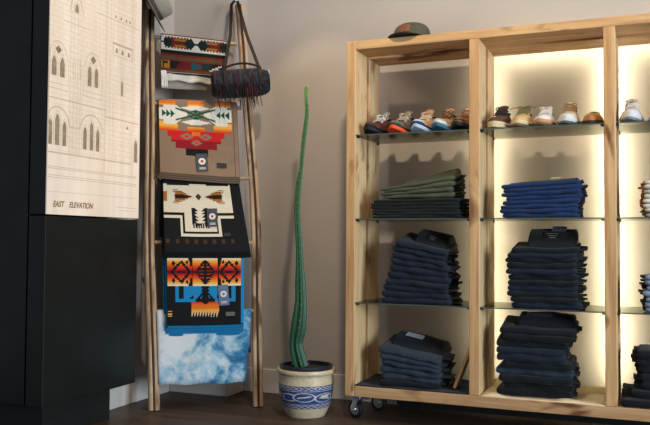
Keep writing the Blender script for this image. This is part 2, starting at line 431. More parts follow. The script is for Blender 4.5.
for (p0, p1, seed, bow) in (((-2.457, 3.587, 0.004), (-2.652, 3.771, 2.275), 3, -0.012), ((-1.988, 3.907, 0.004), (-2.230, 4.082, 2.346), 5, 0.03)):
    pts, rad = rail(p0, p1, seed, bow)
    b = MB()
    # a half-split pole: two lobes with a dark seam between
    b.tube([p - LU*0.0115 for p in pts], [r*0.72 for r in rad], 10, 0)
    b.tube([p + LU*0.014 for p in pts], [r*0.66 for r in rad], 10, 0)
    b.tube([p + LU*0.001 + LN*0.006 for p in pts], [r*0.50 for r in rad], 8, 1)
    b.build('pole', [M['pole'], M['crack']], ladder, smooth=60, rel=LO)
RUNGS = [(-0.045, 2.124, 0.45, 2.111), (-0.037, 1.724, 0.475, 1.719), (-0.02, 1.283, 0.53, 1.300), (-0.01, 0.920, 0.545, 0.921), (0.0, 0.523, 0.555, 0.535)]
for (u0, v0, u1, v1) in RUNGS:
    b = MB(); b.tube([lad(u0+(u1-u0)*i/8, v0+(v1-v0)*i/8, 0.002*math.sin(i*1.7)) for i in range(9)], 0.0115, 9)
    b.build('rung', M['rung'], ladder, smooth=60, rel=LO)

# ------------------------------------------------------------------ blankets
def lerp(a, b, t): return a + (b-a)*t
def mixc(a, b, t): return tuple(lerp(x, y, t) for x, y in zip(a, b))
def grad(t, stops):
    t = max(0, min(0.9999, t)) * (len(stops)-1); i = int(t); return mixc(stops[i], stops[i+1], t-i)
def saw(x): return x - math.floor(x)
BRN = rgb(140, 116, 96); BLK = rgb(22, 22, 26); WHT = rgb(226, 220, 208); GRN = rgb(14, 84, 62); RED = rgb(200, 34, 34); DRD = rgb(140, 26, 34)
ORG = rgb(226, 112, 36); YEL = rgb(238, 176, 70); CRM = rgb(224, 212, 188); TAN = rgb(166, 106, 50); BLU = rgb(26, 132, 188); TEA = rgb(34, 96, 108)
OLV = rgb(104, 78, 46); RST = rgb(130, 46, 36)

def pat_brown(s, t):
    x = 45 + 340*s; y = 40 + 360*t; X = abs(x-215)
    hot = [RED, ORG, ORG, YEL]
    if s > 1.0: return BRN if not 1.015 < s < 1.03 else rgb(88, 70, 56)
    if y < 72:
        if X < 38 or X > 92: return grad((y-42)/30, hot) if (y > 48 or X > 92) else BRN
        return BRN
    c = BRN
    if y < 166:
        dy = abs(y-115)
        if X > 34 + 1.3*dy and not (dy > 30 and X > 150): c = WHT
        for yc in (84, 152):
            if X < 72*(1-abs(y-yc)/17): c = WHT
        if abs(dy - .30*X) < 4.2 and X < 92: c = GRN
        if X < 34 and abs(dy + .45*X - 22) < 3.2: c = GRN
        if X + abs(dy-14)*1.3 < 12: c = GRN
        if 96 < X < 158:
            p = (X-96) % 20.5
            if abs(y-113) < p*0.9: c = GRN
        if y > 150 and X > 88 and c == BRN: c = YEL
        return c
    if y < 198 and (X > 84 or (X < 40 and y > 174)):
        return grad((y-158)/40, [YEL, YEL, ORG, RED])
    if y < 248 and y > 194:
        lim = 134 if y < 222 else 116
        if X < lim:
            e = abs(X-44)/33 + abs(y-220)/17
            if e < 1: return RED if e < .35 else BRN
            e = X/27 + abs(y-250)/15
            if e < 1: return RED if e < .4 else BRN
            if X < 20 and y < 216: return ORG
            return RED if y < 240 else DRD
    if 248 <= y < 278 and X < 96:
        e = X/27 + abs(y-250)/15
        if e < 1: return RED if e < .4 else BRN
        return DRD
    if 274 <= y < 312 and X < 52: return BLK
    return BRN

def pat_black(s, t):
    x = 62 + 325*s; y = 19 + 350*t; X = abs(x-228)
    if s > 1.0 or s < -0.01: return BLK
    if y < 60: return BLK
    if y < 76: return BLK if (40 < X < 150 and y < 67) else CRM
    if y < 168:
        dy = abs(y-118)
        if X > 150: return (TAN if dy < 22 else CRM) if x < 100 else CRM
        if 30 < X < 122:
            k = (X-30)/92
            if dy < 9*min(1, k*2.2): return rgb(42, 26, 18) if X < 116-6*saw(dy/5) else CRM
            if dy < 20*min(1, k*1.6) + 3*saw(X/9): return TAN if X < 118-10*saw(dy/8) else CRM
            if dy < 32*min(1, k*1.3) + 2*saw(X/9) and X > 52: return rgb(128, 78, 34) if saw(dy/7) < .6 else CRM
        if X + dy < 15: return rgb(120, 74, 34) if X + dy < 6 else BLK
        return CRM
    if y < 298:
        if X < 38 and y < 262:
            w = 9 + 20*(1-saw((y-168)/15.0)) if y < 240 else 0
            if X < w*0.85: return CRM
            if y > 240 and saw((x-190)/11.0) < .45*(y-236)/24: return CRM
            return BLK
        if y < 190: return CRM
        if y < 203: return BLK if X > 72 else CRM
        if y < 216: return CRM if (X > 82 or X < 72) else BLK
        if X < 72: return CRM if y < 276 else (BLK if y < 287 else CRM)
        if X < 81: return BLK if y < 287 else CRM
        if X < 93: return CRM
        return BLK
    if 312 < y < 330: return rgb(74, 49, 29) if saw((x-70)/41.0) < .4 else BLK
    return BLK

HOT = [rgb(60, 10, 16), rgb(190, 30, 28), rgb(222, 70, 26), rgb(232, 128, 34), rgb(240, 176, 72), rgb(236, 226, 200)]
def pat_blue(s, t):
    x = 75 + 328*s; y = 42 + 305*t; X = abs(x-242)
    if s > 1.0 or y > 338: return BLU
    if y < 166:
        dy = abs(y-103)/62
        if 56 < X < 60: return BLK
        dq = math.floor(dy*7)/7
        if X < 56:
            w = 40*(1-dq*1.1) + 5*(1 if saw(y/9) < .5 else 0)
            if dy < .9 and X < w:
                if X < 5: return BLK
                if 9 < X < w-11 and saw(y/16+.2) < .5: return grad(dy, HOT)
                return BLK if X > w-13 or saw(y/16+.2) > .5 else grad(dy, HOT)
        else:
            q = X - 60
            a = (q-4)/44.0
            if 0 < a < 1 and a*.86-.30 < dq < a*.86: return BLK
            a = (92-q)/44.0
            if 0 < a < 1 and a*.74-.26 < dq < a*.74: return BLK
            if abs(q-80) + abs(dy-.62)*40 < 9 or abs(q-20) + abs(dy-.72)*40 < 7: return BLK
            if q < 16*dq and dy > .45: return BLK
            if 30 < q < 60 and dy < .10: return BLK
        return grad(dy, HOT)
    if y < 236:
        if X < 134:
            if X > 118: return BLU
            if y > 224: return BLU if X > 44 else BLK
            if X < 96:
                if X < 12 + 8*saw(y/16): return BLK
                if X < (y-180)*.9 and X > (y-180)*.55: return BLK
                if y > 205 and X > 52 and X < 52+(y-205)*1.2: return BLK
                return BLU
        return BLK
    if y < 306 and X < 62:
        if y < 250 and X < 20*(1-(y-236)/14): return BLK
        if y < 276: return grad((y-236)/42, [RED, ORG, ORG, YEL])
        return grad((y-276)/30, [YEL, CRM]) if saw((x-180)/12.4) < 1-(y-276)/30 else BLK
    if x < 92 and 270 < y < 300 and saw(y/11) < .6: return YEL
    return BLK

RWH = rgb(188, 184, 176)
def pat_rug(s, t):
    x = 80 + 465*s; y = 235*t; X = abs(x-325)
    if y < 13: return rgb(110, 28, 28)
    if y < 104:
        if y < 16 or y > 96: return RWH
        dy = abs(y-56)
        if X > 215: return BLK if dy < 5 or (X < 225 and dy < 22) else RWH
        if X < 10: return BLK if dy < 6 else RWH
        if X < 40: return rgb(16, 32, 30) if dy < (X-4)*1.1 else RWH
        if dy < 36 - 8*(1 if saw(X/22) < .4 else 0):
            if X < 70: return rgb(16, 32, 30)
            if X < 150: return [rgb(92, 26, 22), rgb(136, 98, 36), rgb(120, 30, 30)][int(dy/12) % 3] if X > 90 - dy else rgb(16, 32, 30)
            if X > 165 + dy*0.6: return rgb(16, 34, 30) if dy > 4 else BLK
            return rgb(96, 28, 24)
        return RWH
    if y < 126: return rgb(18, 18, 20)
    if y < 140: return rgb(96, 36, 30)
    if y < 160: return rgb(84, 62, 38)
    if y < 166: return rgb(96, 36, 30)
    if y < 214:
        if s < .13: return rgb(150, 104, 32) if (20 < (x-80) < 62 and not (172 < y < 186 and x < 125)) or s < .02 else BLK
        if s < .20: return BLK
        if s < .46: return rgb(92, 22, 26) if x-180 > (214-y)*.8 else BLK
        if s < .62: return rgb(28, 68, 78) if abs(y-192) < 28*(1-abs(s-.5)/.13) else rgb(92, 22, 26)
        if s < .74: return rgb(22, 40, 42)
        st = int((s-.74)/.045)
        return RWH if y > 206 - st*10 and s < .93 and not (s > .88 and 186 < y < 204) else BLK
    if y < 222: return rgb(96, 36, 30)
    return rgb(84, 62, 38)

def blanket(name, label, u0, u1, u0b, u1b, vt, vb0, vb1, pat, base, smax=1.0, rungv=None, layers=3, under=None, nf=0.030, nbot=0.0, lth=0.010, wave=0.004, res=110, sag=0.0, seed=1, bot=BLK, fext=0.022):
    """a folded blanket: an outer fold with the woven design, inner folds below and behind it, all draped over a rung"""
    root = empty(name, lad((u0+u1)/2, vb0, nf), 0, label, 'blanket')
    org = root.location
    rnd = random.Random(seed); ph = rnd.random()*6
    def surf(s, t, dn):          # s across (0..1), t down (0 rung top .. 1 hem)
        uu = lerp(lerp(u0, u1, s), lerp(u0b, u1b, s), t)
        vt_ = lerp(vt[0], vt[1], s) if isinstance(vt, tuple) else vt
        vv = vt_ + (lerp(vb0, vb1, s) - vt_)*t - sag*4*s*(1-s)*t
        n = nf + nbot*t*t + dn + wave*math.sin(s*7+ph+t*2)*t + wave*.5*math.sin(s*15+ph*2)*t*t
        if t < 0.06: n -= (nf*0.9)*(1-t/0.06)**2
        return lad(uu, vv, n)
    def sheet_layer(k, rs, tn, tmax, du0, du1, patf, mat_c):
        b = MB(); th = lth; dn = -k*th*1.15
        outer = []
        for j in range(tn+1):
            t = tmax*j/tn
            outer.append([surf(i/rs + du0*(1-i/rs) + du1*(i/rs), t, dn) for i in range(rs+1)])
        # rounded hem and the back side of the fold
        hem = []
        for a in (45, 90, 135, 180):
            aa = math.radians(a)
            hem.append([surf(i/rs + du0*(1-i/rs) + du1*(i/rs), tmax, dn) + LN*(-th/2*(1-math.cos(aa))) - LV*(th/2*math.sin(aa)) for i in range(rs+1)])
        back = [[surf(i/rs + du0*(1-i/rs) + du1*(i/rs), tmax*(1-j/6), dn) - LN*th for i in range(rs+1)] for j in range(1, 7)]
        rows = outer + hem + back
        tl = (tn+1)
        def colf(i, k2):
            if i < tn and patf: return patf((k2+.5)/rs*smax, (i+.5)/tn)
            return mat_c
        b.loft(rows, 0, caps=False, closed=False, colf=colf)
        # side closures so the fold has real thickness
        for i in (0, rs):
            for j in range(6):
                jo = int(round(tn*(1-j/6))); jo2 = int(round(tn*(1-(j+1)/6)))
                r1 = tl + 3 + j; r2 = r1 + 1
                q = [rows[jo][i], rows[r1][i], rows[r2][i], rows[jo2][i]]
                b.add(q, [(0,1,2,3)], 0, mat_c)
        return b
    b = sheet_layer(0, res, res, 1.0, 0, 0, pat, base)
    top = b.build('patterned_fold', M['textile'], root, rel=org, smooth=60)
    for k in range(1, layers+1):
        ext = 1.0 + (fext*k if bot is not None else -0.01*k)
        b = sheet_layer(k, 24, 24, ext, -0.012*k*(0.4+rnd.random()), 0.012*k*rnd.random(), None, bot if bot is not None else base)
        b.build('inner_fold', M['textile'], root, rel=org, smooth=60)
    # tail hanging down behind the rung
    if isinstance(vt, tuple): vt = vt[1]
    b = MB(); uu0, uu1 = u0+.004, u1-.004
    rows = []
    for (n, v) in [(nf-.008, vt-.03), (nf-.012, vt-.006), (0.0, vt+.004), (-.016, vt-.006), (-.021, vt-.04), (-.026, vt-.16), (-.03, vt-.30)]:
        rows.append([lad(lerp(uu0, uu1, i/20), v, n + (wave*math.sin(i*.6+ph) if v < vt-.1 else 0)) for i in range(21)])
    b.loft(rows, 0, caps=False, closed=False, colf=lambda i, k: base)
    o = b.build('back_fold', M['textile'], root, rel=org, smooth=60)
    sm = o.modifiers.new('cloth thickness', 'SOLIDIFY'); sm.thickness = 0.006
    return root, surf

def on_surf(root, surf, name, s0, t0, s1, t1, mat, dn=0.003, th=0.0015, rot=0.0, parent=None):
    """small card or patch lying on the blanket front"""
    c = surf((s0+s1)/2, (t0+t1)/2, dn); ex = (surf(s1, (t0+t1)/2, dn) - surf(s0, (t0+t1)/2, dn)); ey = (surf((s0+s1)/2, t0, dn) - surf((s0+s1)/2, t1, dn))
    w, h = ex.length/2, ey.length/2; ex.normalize(); ez = ex.cross(ey).normalized()
    if ez.y > 0: ez = -ez
    ey = ez.cross(ex).normalized()
    if ey.z < 0: ey = -ey
    T = Matrix((( ex.x, ey.x, ez.x, c.x), (ex.y, ey.y, ez.y, c.y), (ex.z, ey.z, ez.z, c.z), (0,0,0,1))) @ Matrix.Rotation(rot, 4, 'Z')
    b = MB(); b.box((-w, -h, 0), (w, h, th), T=T)
    o = b.build(name, mat, parent or root, rel=root.location)
    return o, T, w, h
M['card'] = simple('navy hang tag', rgb(38, 44, 60), 0.5, var=0.1)
M['cardlight'] = simple('blue grey hang tag', rgb(88, 102, 130), 0.5, var=0.1)
M['white'] = simple('white print', rgb(222, 218, 212), 0.6, var=0.03)
M['redprint'] = simple('red print', rgb(170, 60, 52), 0.6)
M['wlabel'] = simple('dark woven label', rgb(44, 44, 48), 0.8)
M['glabel'] = simple('grey woven label', rgb(92, 92, 98), 0.8)
def hang_tag(root, surf, s0, t0, s1, t1, rot, mat):
    o, T, w, h = on_surf(root, surf, 'hang_tag', s0, t0, s1, t1, mat, 0.006, 0.0012, rot)
    r = w*0.62
    b = MB()
    b.lathe([(r, 0.0012), (r, 0.0018)], 20, 0, T @ Matrix.Translation((0, h*0.12, 0)))
    b.lathe([(r*.45, 0.0018), (r*.45, 0.0021)], 14, 1, T @ Matrix.Translation((0, h*0.12, 0)))
    for q in range(6):
        a = q*PI/3; b.box((-r*.05, r*.5, .0018), (r*.05, r*.85, .0021), 1, T @ Matrix.Translation((0, h*0.12, 0)) @ Matrix.Rotation(a, 4, 'Z'))
    b.build('emblem', [M['white'], M['redprint'] if mat is M['card'] else M['cardlight']], o, rel=root.location)
    b = MB()
    for q in (-.62, -.75): b.box((-w*.55, h*q-.0015, .0012), (w*.55, h*q+.0015, .0017), 0, T)
    b.build('print', M['white'], o, rel=root.location)

# woven rug folded over the top rung
rug, sf = blanket('woven_rug', 'narrow woven wool rug with red and black motifs on the ladder top rung', 0.008, 0.393, 0.012, 0.383, (2.150, 2.126), 1.915, 1.900, pat_rug, rgb(180, 172, 164), layers=1, nf=0.022, lth=0.007, wave=0.003, res=100, seed=4, bot=BLK)
rug['category'] = 'rug'
b = MB()
rows = [[lad(lerp(.02, .375, i/20), lerp(1.95, lerp(1.868, 1.850, i/20) - .005*math.sin(i*.9), j/6), .006 + .003*math.sin(i*.7)) for i in range(21)] for j in range(7)]
b.loft(rows, 0, caps=False, closed=False)
o = b.build('white_backing', simple('undyed wool', rgb(206, 200, 190), 0.9, bump=0.3, bscale=150), rug, rel=rug.location, smooth=60); o['label'] = 'undyed white underside showing below the rug'
so = o.modifiers.new('cloth thickness', 'SOLIDIFY'); so.thickness = 0.005
b = MB(); rnd = random.Random(2)
for i in range(9):
    u = .012 + .004*i; b.tube([lad(u*.8+.002, 1.915, .03), lad(u+.004*rnd.random(), 1.87, .034), lad(u + .01*(rnd.random()-.5), 1.825 - .02*rnd.random(), .034)], .0028, 5)
b.build('tassel', M['white'], rug, rel=rug.location, smooth=60)

br, sf = blanket('wool_blanket', 'brown wool blanket with white, orange and red geometric design on the ladder', 0.000, 0.445, 0.014, 0.458, 1.752, 1.312, 1.292, pat_brown, BRN, smax=1.075, layers=3, nf=0.030, nbot=0.045, lth=0.009, sag=0.004, seed=11, bot=rgb(122, 100, 82))
hang_tag(br, sf, .455, .725, .60, .955, math.radians(6), M['card'])
on_surf(br, sf, 'woven_label', .715, .83, .84, .895, M['wlabel'], .003)
bk, sf = blanket('wool_blanket', 'black and cream wool blanket with tan feather motif hung below the brown one', 0.030, 0.452, 0.045, 0.512, 1.305, 0.862, 0.866, pat_black, BLK, smax=1.14, layers=3, nf=0.028, nbot=0.062, lth=0.011, sag=0.006, seed=23, bot=BLK)
hang_tag(bk, sf, .535, .435, .665, .67, math.radians(2), M['card'])
on_surf(bk, sf, 'woven_label', .72, .755, .80, .80, M['wlabel'], .003)
b = MB(); b.loft([[lad(.0 + .012*j/6 + .03*i/6, 1.31 - .36*j/6, .012 - .002*j + .004*math.sin(i*1.3+j)) for i in range(7)] for j in range(7)], 0, caps=False, closed=False, colf=lambda i, k: BLK)
o = b.build('side_fold', M['textile'], bk, rel=bk.location, smooth=60); so = o.modifiers.new('cloth thickness', 'SOLIDIFY'); so.thickness = 0.01
bl, sf = blanket('wool_blanket', 'black wool blanket with orange stripes and bright blue edge, lowest wool blanket', 0.055, 0.482, 0.068, 0.480, 0.945, 0.462, 0.464, lambda s, t: pat_blue(s, (t*0.483-0.12)/0.375) if t*0.483 > .12 else BLK, BLK, smax=1.035, layers=4, nf=0.068, lth=0.011, fext=0.030, sag=0.002, seed=31, bot=BLU)
hang_tag(bl, sf, .665, .555, .80, .79, math.radians(4), M['cardlight'])
on_surf(bl, sf, 'woven_label', .76, .865, .88, .91, M['glabel'], .003)
def marble_mat():
    m, nt, bs = newmat('blue and white marbled cotton')
    tc = node(nt, 'ShaderNodeTexCoord')
    n = node(nt, 'ShaderNodeTexNoise'); setin(n, Scale=6.5, Detail=10.0, Roughness=0.66, Distortion=0.35)
    nt.links.new(tc.outputs['Object'], n.inputs['Vector'])
    sp = node(nt, 'ShaderNodeSeparateXYZ'); nt.links.new(tc.outputs['Object'], sp.inputs[0])
    ma = node(nt, 'ShaderNodeMath', operation='MULTIPLY_ADD'); ma.inputs[1].default_value = -0.48
    nt.links.new(sp.outputs['X'], ma.inputs[0]); nt.links.new(n.outputs['Fac'], ma.inputs[2])
    r = ramp(nt, [(0.26, rgb(24, 68, 104)), (0.38, rgb(58, 124, 166)), (0.46, rgb(150, 186, 206)), (0.56, rgb(214, 218, 222))])
    nt.links.new(ma.outputs[0], r.inputs['Fac']); nt.links.new(r.outputs['Color'], bs.inputs['Base Color'])
    bs.inputs['Roughness'].default_value = 0.8; bs.inputs['Specular IOR Level'].default_value = 0.2
    return m
M['marble'] = marble_mat()
mc = empty('cotton_throw', lad(.25, .135, .02), 0, 'blue and white cloud-marbled cotton throw on the lowest ladder rung', 'throw')
b = MB()
rows = []
for (n, v) in [(-.03, .30), (-.022, .45), (-.016, .53), (0.0, .5465), (.016, .535)]: rows.append((n, v))
for j in range(1, 15): rows.append((.020 - .004*j/14, .535 - .397*j/14))
b.loft([[lad(lerp(lerp(.006, .530, i/30), lerp(.022, .494, i/30), min(1, max(0, (k-4)/14))), v + (.004*math.sin(i*.5) if k == len(rows)-1 else 0), n + .004*math.sin(i*.45+k*.1)*min(1, k/8)) for i in range(31)] for k, (n, v) in enumerate(rows)], 0, caps=False, closed=False)
o = b.build('cloth', M['marble'], mc, rel=mc.location, smooth=60); so = o.modifiers.new('cloth thickness', 'SOLIDIFY'); so.thickness = 0.004

# ------------------------------------------------------------------ bag hung from the ladder top
M['bagcloth'] = None
bagmat = attr_mat('dark woven bag cloth', rough=0.9)
M['leather'] = simple('dark brown leather', rgb(32, 20, 15), 0.6, var=0.2, scale=40, bump=0.1, spec=0.2)
BC = Vector((-2.135, 3.925, 1.835))
bx = Vector((0.86, 0.51, 0)).normalized(); by = Vector((-bx.y, bx.x, 0)); bz = Vector((0,0,1))
tl = math.radians(-6); bx2 = bx*math.cos(tl) - bz*math.sin(tl)*-1*-1; bx2 = (bx + bz*0.10).normalized(); bz2 = by.cross(bx2)*-1
if bz2.z < 0: bz2 = -bz2
bag = empty('shoulder_bag', BC, 0, 'dark woven barrel bag with leather strap and fringe hung from the ladder top', 'bag')
def bp(x, y, z): return BC + bx2*x + by*y + bz2*z
def bagcol(i, k):
    t = saw(k/28*7 + .13*math.sin(i*.9)); c = [rgb(26, 30, 36), rgb(34, 44, 54), rgb(70, 28, 30), rgb(24, 24, 27), rgb(38, 42, 50)][int(t*5)]
    return c
b = MB(); rings = []
for i in range(25):
    x = -.165 + .33*i/24; e = 1 - .20*(max(0, abs(x)-.12)/.045)**2
    rings.append([bp(x, .060*e*math.cos(2*PI*k/28), (.076*e*(abs(math.sin(2*PI*k/28))**.8)*(1 if math.sin(2*PI*k/28) > 0 else -1)) - .008*(1-(x/.165)**2)) for k in range(28)])
b.loft(rings, 0, colf=bagcol); b.build('bag_body', bagmat, bag, rel=BC, smooth=60)
b = MB(); rows = []
for j in range(9):
    a = math.radians(100 - 14*j)
    rows.append([bp(-.15 + .27*i/20, -.066*math.sin(PI/2 - a + PI/2)*0 - (.066*math.cos(a - PI/2 + PI/2) if False else .066*math.sin(math.radians(10+14*j*1.02))), .082*math.cos(math.radians(10+14*j*1.02)) ) for i in range(21)])
b.loft(rows, 0, caps=False, closed=False, colf=lambda i, k: [rgb(30, 36, 46), rgb(40, 50, 60), rgb(58, 28, 32), rgb(26, 26, 30)][int(saw(i*.13 + .35*math.sin(k*1.7) + .2*math.sin(k*.6+i))*4)])
o = b.build('flap', bagmat, bag, rel=BC, smooth=60); so = o.modifiers.new('cloth thickness', 'SOLIDIFY'); so.thickness = 0.006
b = MB(); rnd = random.Random(9)
fc = [rgb(22, 22, 25), rgb(92, 26, 36), rgb(28, 36, 48), rgb(32, 27, 25), rgb(24, 24, 26), rgb(18, 18, 20)]
for i in range(64):
    x = -.145 + .26*i/63 + .004*(rnd.random()-.5); z0 = -.005 - .04*rnd.random(); L = .06 + .075*rnd.random()**1.5
    f0 = len(b.f)
    b.tube([bp(x, -.070, z0), bp(x + .004*rnd.uniform(-1, 1), -.078 - .008*rnd.random(), z0-.4*L), bp(x + .012*rnd.uniform(-1, 1), -.074 - .008*rnd.random(), z0-L)], [.0022, .0026, .0018], 4)
    cc = rnd.choice(fc)
    for q in range(f0, len(b.f)): b.c[q] = cc
b.build('fringe', bagmat, bag, rel=BC)
for x in (-.082, .118):
    b = MB(); b.loft([[bp(x+dx, -.072*math.sin(a)*q, .086*math.cos(a)*q) for dx, q in ((-.010, 1), (.010, 1), (.010, 1.05), (-.010, 1.05))] for a in [math.radians(-20 + 14*i) for i in range(10)]]); b.build('leather_band', M['leather'], bag, rel=BC)
b = MB(); b.lathe([(.052, 0), (.052, .004)], 24, 0, Matrix.Translation(bp(.166, 0, -.002)) @ bx2.to_track_quat('Z', 'Y').to_matrix().to_4x4() @ Matrix.Diagonal((1.1, 1, 1, 1)))
b.build('end_cap', M['leather'], bag, rel=BC)
b = MB(); b.box((-.018, -.012, 0), (.018, .012, .003), T=Matrix.Translation(bp(.168, -.028, .05)) @ bx2.to_track_quat('Z', 'Y').to_matrix().to_4x4())
b.build('white_tab', M['white'], bag, rel=BC)
def ribbon(b, pts, w, th, side):
    side = Vector(side).normalized(); rings = []
    pts = [Vector(p) for p in pts]
    for i, p in enumerate(pts):
        d = (pts[min(i+1, len(pts)-1)] - pts[max(0, i-1)]).normalized(); n = d.cross(side).normalized(); sd = n.cross(d).normalized()
        rings.append([p + sd*w/2 + n*th/2, p - sd*w/2 + n*th/2, p - sd*w/2 - n*th/2, p + sd*w/2 - n*th/2])
    b.loft(rings)
TOP = Vector((-2.226, 4.046, 2.352))
b = MB()
lft = bp(-.082, -.005, .082); rgt = bp(.118, -.005, .082)
ps = [lft, lft.lerp(TOP, .5) + Vector((.004, -.012, 0)), TOP + Vector((-.022, -.028, -.02)), TOP + Vector((-.008, -.02, .002)), TOP + Vector((.012, -.016, 0)), TOP + Vector((.024, -.026, -.03)), rgt.lerp(TOP, .5) + Vector((.0, -.012, -.01)), rgt]
ribbon(b, ps, .019, .004, bx2); b.build('strap', M['leather'], bag, rel=BC)
b = MB(); b.tube([bp(-.085 + .20*i/12, -.02, .080 + .030*math.sin(PI*i/12)**.6) for i in range(13)], .0065, 8); b.build('handle', M['leather'], bag, rel=BC, smooth=60)

# ------------------------------------------------------------------ felt hat hung on the left pole's top
M['felt'] = simple('grey felt', rgb(146, 141, 130), 0.95, var=0.06, bump=0.2, bscale=300, sheen=0.2)
M['band'] = simple('dark hat band', rgb(70, 62, 56), 0.8)
ax = Vector((0.80, 0.40, 0.50)).normalized()
hat = empty('felt_hat', (-2.595, 3.69, 2.27), 0, 'grey felt hat hung over the top of the ladder left pole', 'hat')
TT = Matrix.Translation((-2.595, 3.69, 2.272)) @ ax.to_track_quat('Z', 'Y').to_matrix().to_4x4()
b = MB(); b.lathe([(.098, .004), (.100, .05), (.098, .085), (.088, .100), (.06, .106), (.003, .100)], 36, 0, TT, capb=False); 
o = b.build('crown', M['felt'], hat, rel=hat.location, smooth=60); so = o.modifiers.new('felt thickness', 'SOLIDIFY'); so.thickness = 0.003
b = MB(); b.lathe([(.098, .0), (.13, -.004), (.165, .0), (.168, .003), (.165, .005), (.13, .001), (.098, .005)], 40, 0, TT, capb=False, capt=False)
b.build('brim', M['felt'], hat, rel=hat.location, smooth=60)
b = MB(); b.lathe([(.1005, .008), (.1015, .03)], 36, 0, TT, capb=False, capt=False); b.build('hat_band', M['band'], hat, rel=hat.location, smooth=60)

# ------------------------------------------------------------------ cactus and pot
pot = empty('plant_pot', (-1.672, 3.85, 0), 0, 'cream ceramic pot with a blue painted fish band, on the floor', 'pot')
CRE = rgb(214, 196, 164); BLB = rgb(38, 74, 142); LNE = rgb(208, 200, 180)
def pr(z):
    K = [(0, .103), (.02, .113), (.06, .130), (.11, .143), (.16, .148), (.20, .146), (.222, .145)]
    for (z0, r0), (z1, r1) in zip(K[:-1], K[1:]):
        if z <= z1: return lerp(r0, r1, (z-z0)/(z1-z0))
    return K[-1][1]
def fishcol(a, z, i):
    if z > .172 or z < .052: return CRE
    u = saw(a*3 + .12)*4.6 - 2.3     # three repeats round the pot
    w = (z-.112)/.034
    if .150 < z: 
        zz = .160 + .007*math.sin(a*2*PI*14); zz2 = .160 - .007*math.sin(a*2*PI*14)
        return LNE if abs(z-zz) < .0018 or abs(z-zz2) < .0018 else BLB
    if abs(z-.147) < .0016 or abs(z-.077) < .0016: return LNE
    if z < .075:
        zz = .064 + .007*math.sin(a*2*PI*12); zz2 = .064 - .007*math.sin(a*2*PI*12)
        return LNE if abs(z-zz) < .0018 or abs(z-zz2) < .0018 else BLB
    for cx, sgn in ((-.95, 1), (.85, -1)):
        e = ((u-cx)/.95)**2 + ((w - .08*sgn)/.72)**2
        if .72 < e < 1.02: return LNE
        if e < .72:
            if abs(w - .12*sgn - .25*(u-cx)*sgn) < .10 and abs(u-cx) < .55: return LNE
            if abs(w + .15*sgn - .1*(u-cx)) < .22 and sgn < 0 and abs(u-cx-.05) < .42: return LNE
            return BLB
    if abs(abs(w) - abs(u)*.30 + .12) < .09 and abs(u) > 1.7: return LNE
    return BLB
prof = [(pr(z), z) for z in [i*.0025 for i in range(0, 89)]] + [(.156, .228), (.158, .238), (.155, .248), (.146, .250), (.136, .246), (.134, .20), (.100, .03)]
b = MB(); b.lathe(prof, 260, 0, Matrix.Translation(pot.location) @ Matrix.Rotation(0.5, 4, 'Z'), colf=fishcol)
b.build('pot_body', M['glaze'], pot, rel=pot.location, smooth=50)
M['ink2'] = simple('navy black plastic', rgb(26, 32, 44), 0.35)
cac = empty('cactus', (-1.672, 3.85, 0.20), 0, 'very tall slender green columnar cactus in a black nursery pot', 'cactus')
b = MB(); b.lathe([(.116, .10), (.130, .235), (.130, .250), (.140, .252), (.143, .260), (.140, .267), (.128, .267), (.125, .25), (.12, .235)], 48, 0, Matrix.Translation((-1.672, 3.85, 0)))
b.build('nursery_pot', M['ink2'], cac, rel=cac.location, smooth=40)
b = MB(); b.lathe([(.124, .236), (.124, .246), (.06, .252), (.003, .25)], 32, 0, Matrix.Translation((-1.672, 3.85, 0))); b.build('soil', simple('potting soil', rgb(48, 38, 30), 0.95, var=0.5, scale=80, bump=0.6), cac, rel=cac.location, smooth=True)
path = [(-1.700, .245, .040), (-1.714, .290, .043), (-1.733, .372, .0385), (-1.719, .464, .042), (-1.707, .583, .035), (-1.71, .699, .031), (-1.715, .815, .0235), (-1.72, .907, .0205), (-1.732, 1.086, .0185), (-1.725, 1.225, .0170), (-1.715, 1.30, .0135), (-1.71, 1.33, .0122), (-1.697, 1.477, .0130), (-1.68, 1.618, .0118), (-1.683, 1.70, .0100), (-1.683, 1.73, .0115), (-1.683, 1.768, .0105), (-1.683, 1.778, .004)]
def cr(P, n=6):
    out = []
    for i in range(len(P)-1):
        p0, p1, p2, p3 = [P[max(0, min(len(P)-1, i+k))] for k in (-1, 0, 1, 2)]
        for k in range(n):
            t = k/n; out.append(tuple(.5*((2*b_) + (-a_+c_)*t + (2*a_-5*b_+4*c_-d_)*t*t + (-a_+3*b_-3*c_+d_)*t**3) for a_, b_, c_, d_ in zip(p0, p1, p2, p3)))
    out.append(P[-1]); return out
cp = cr(path)
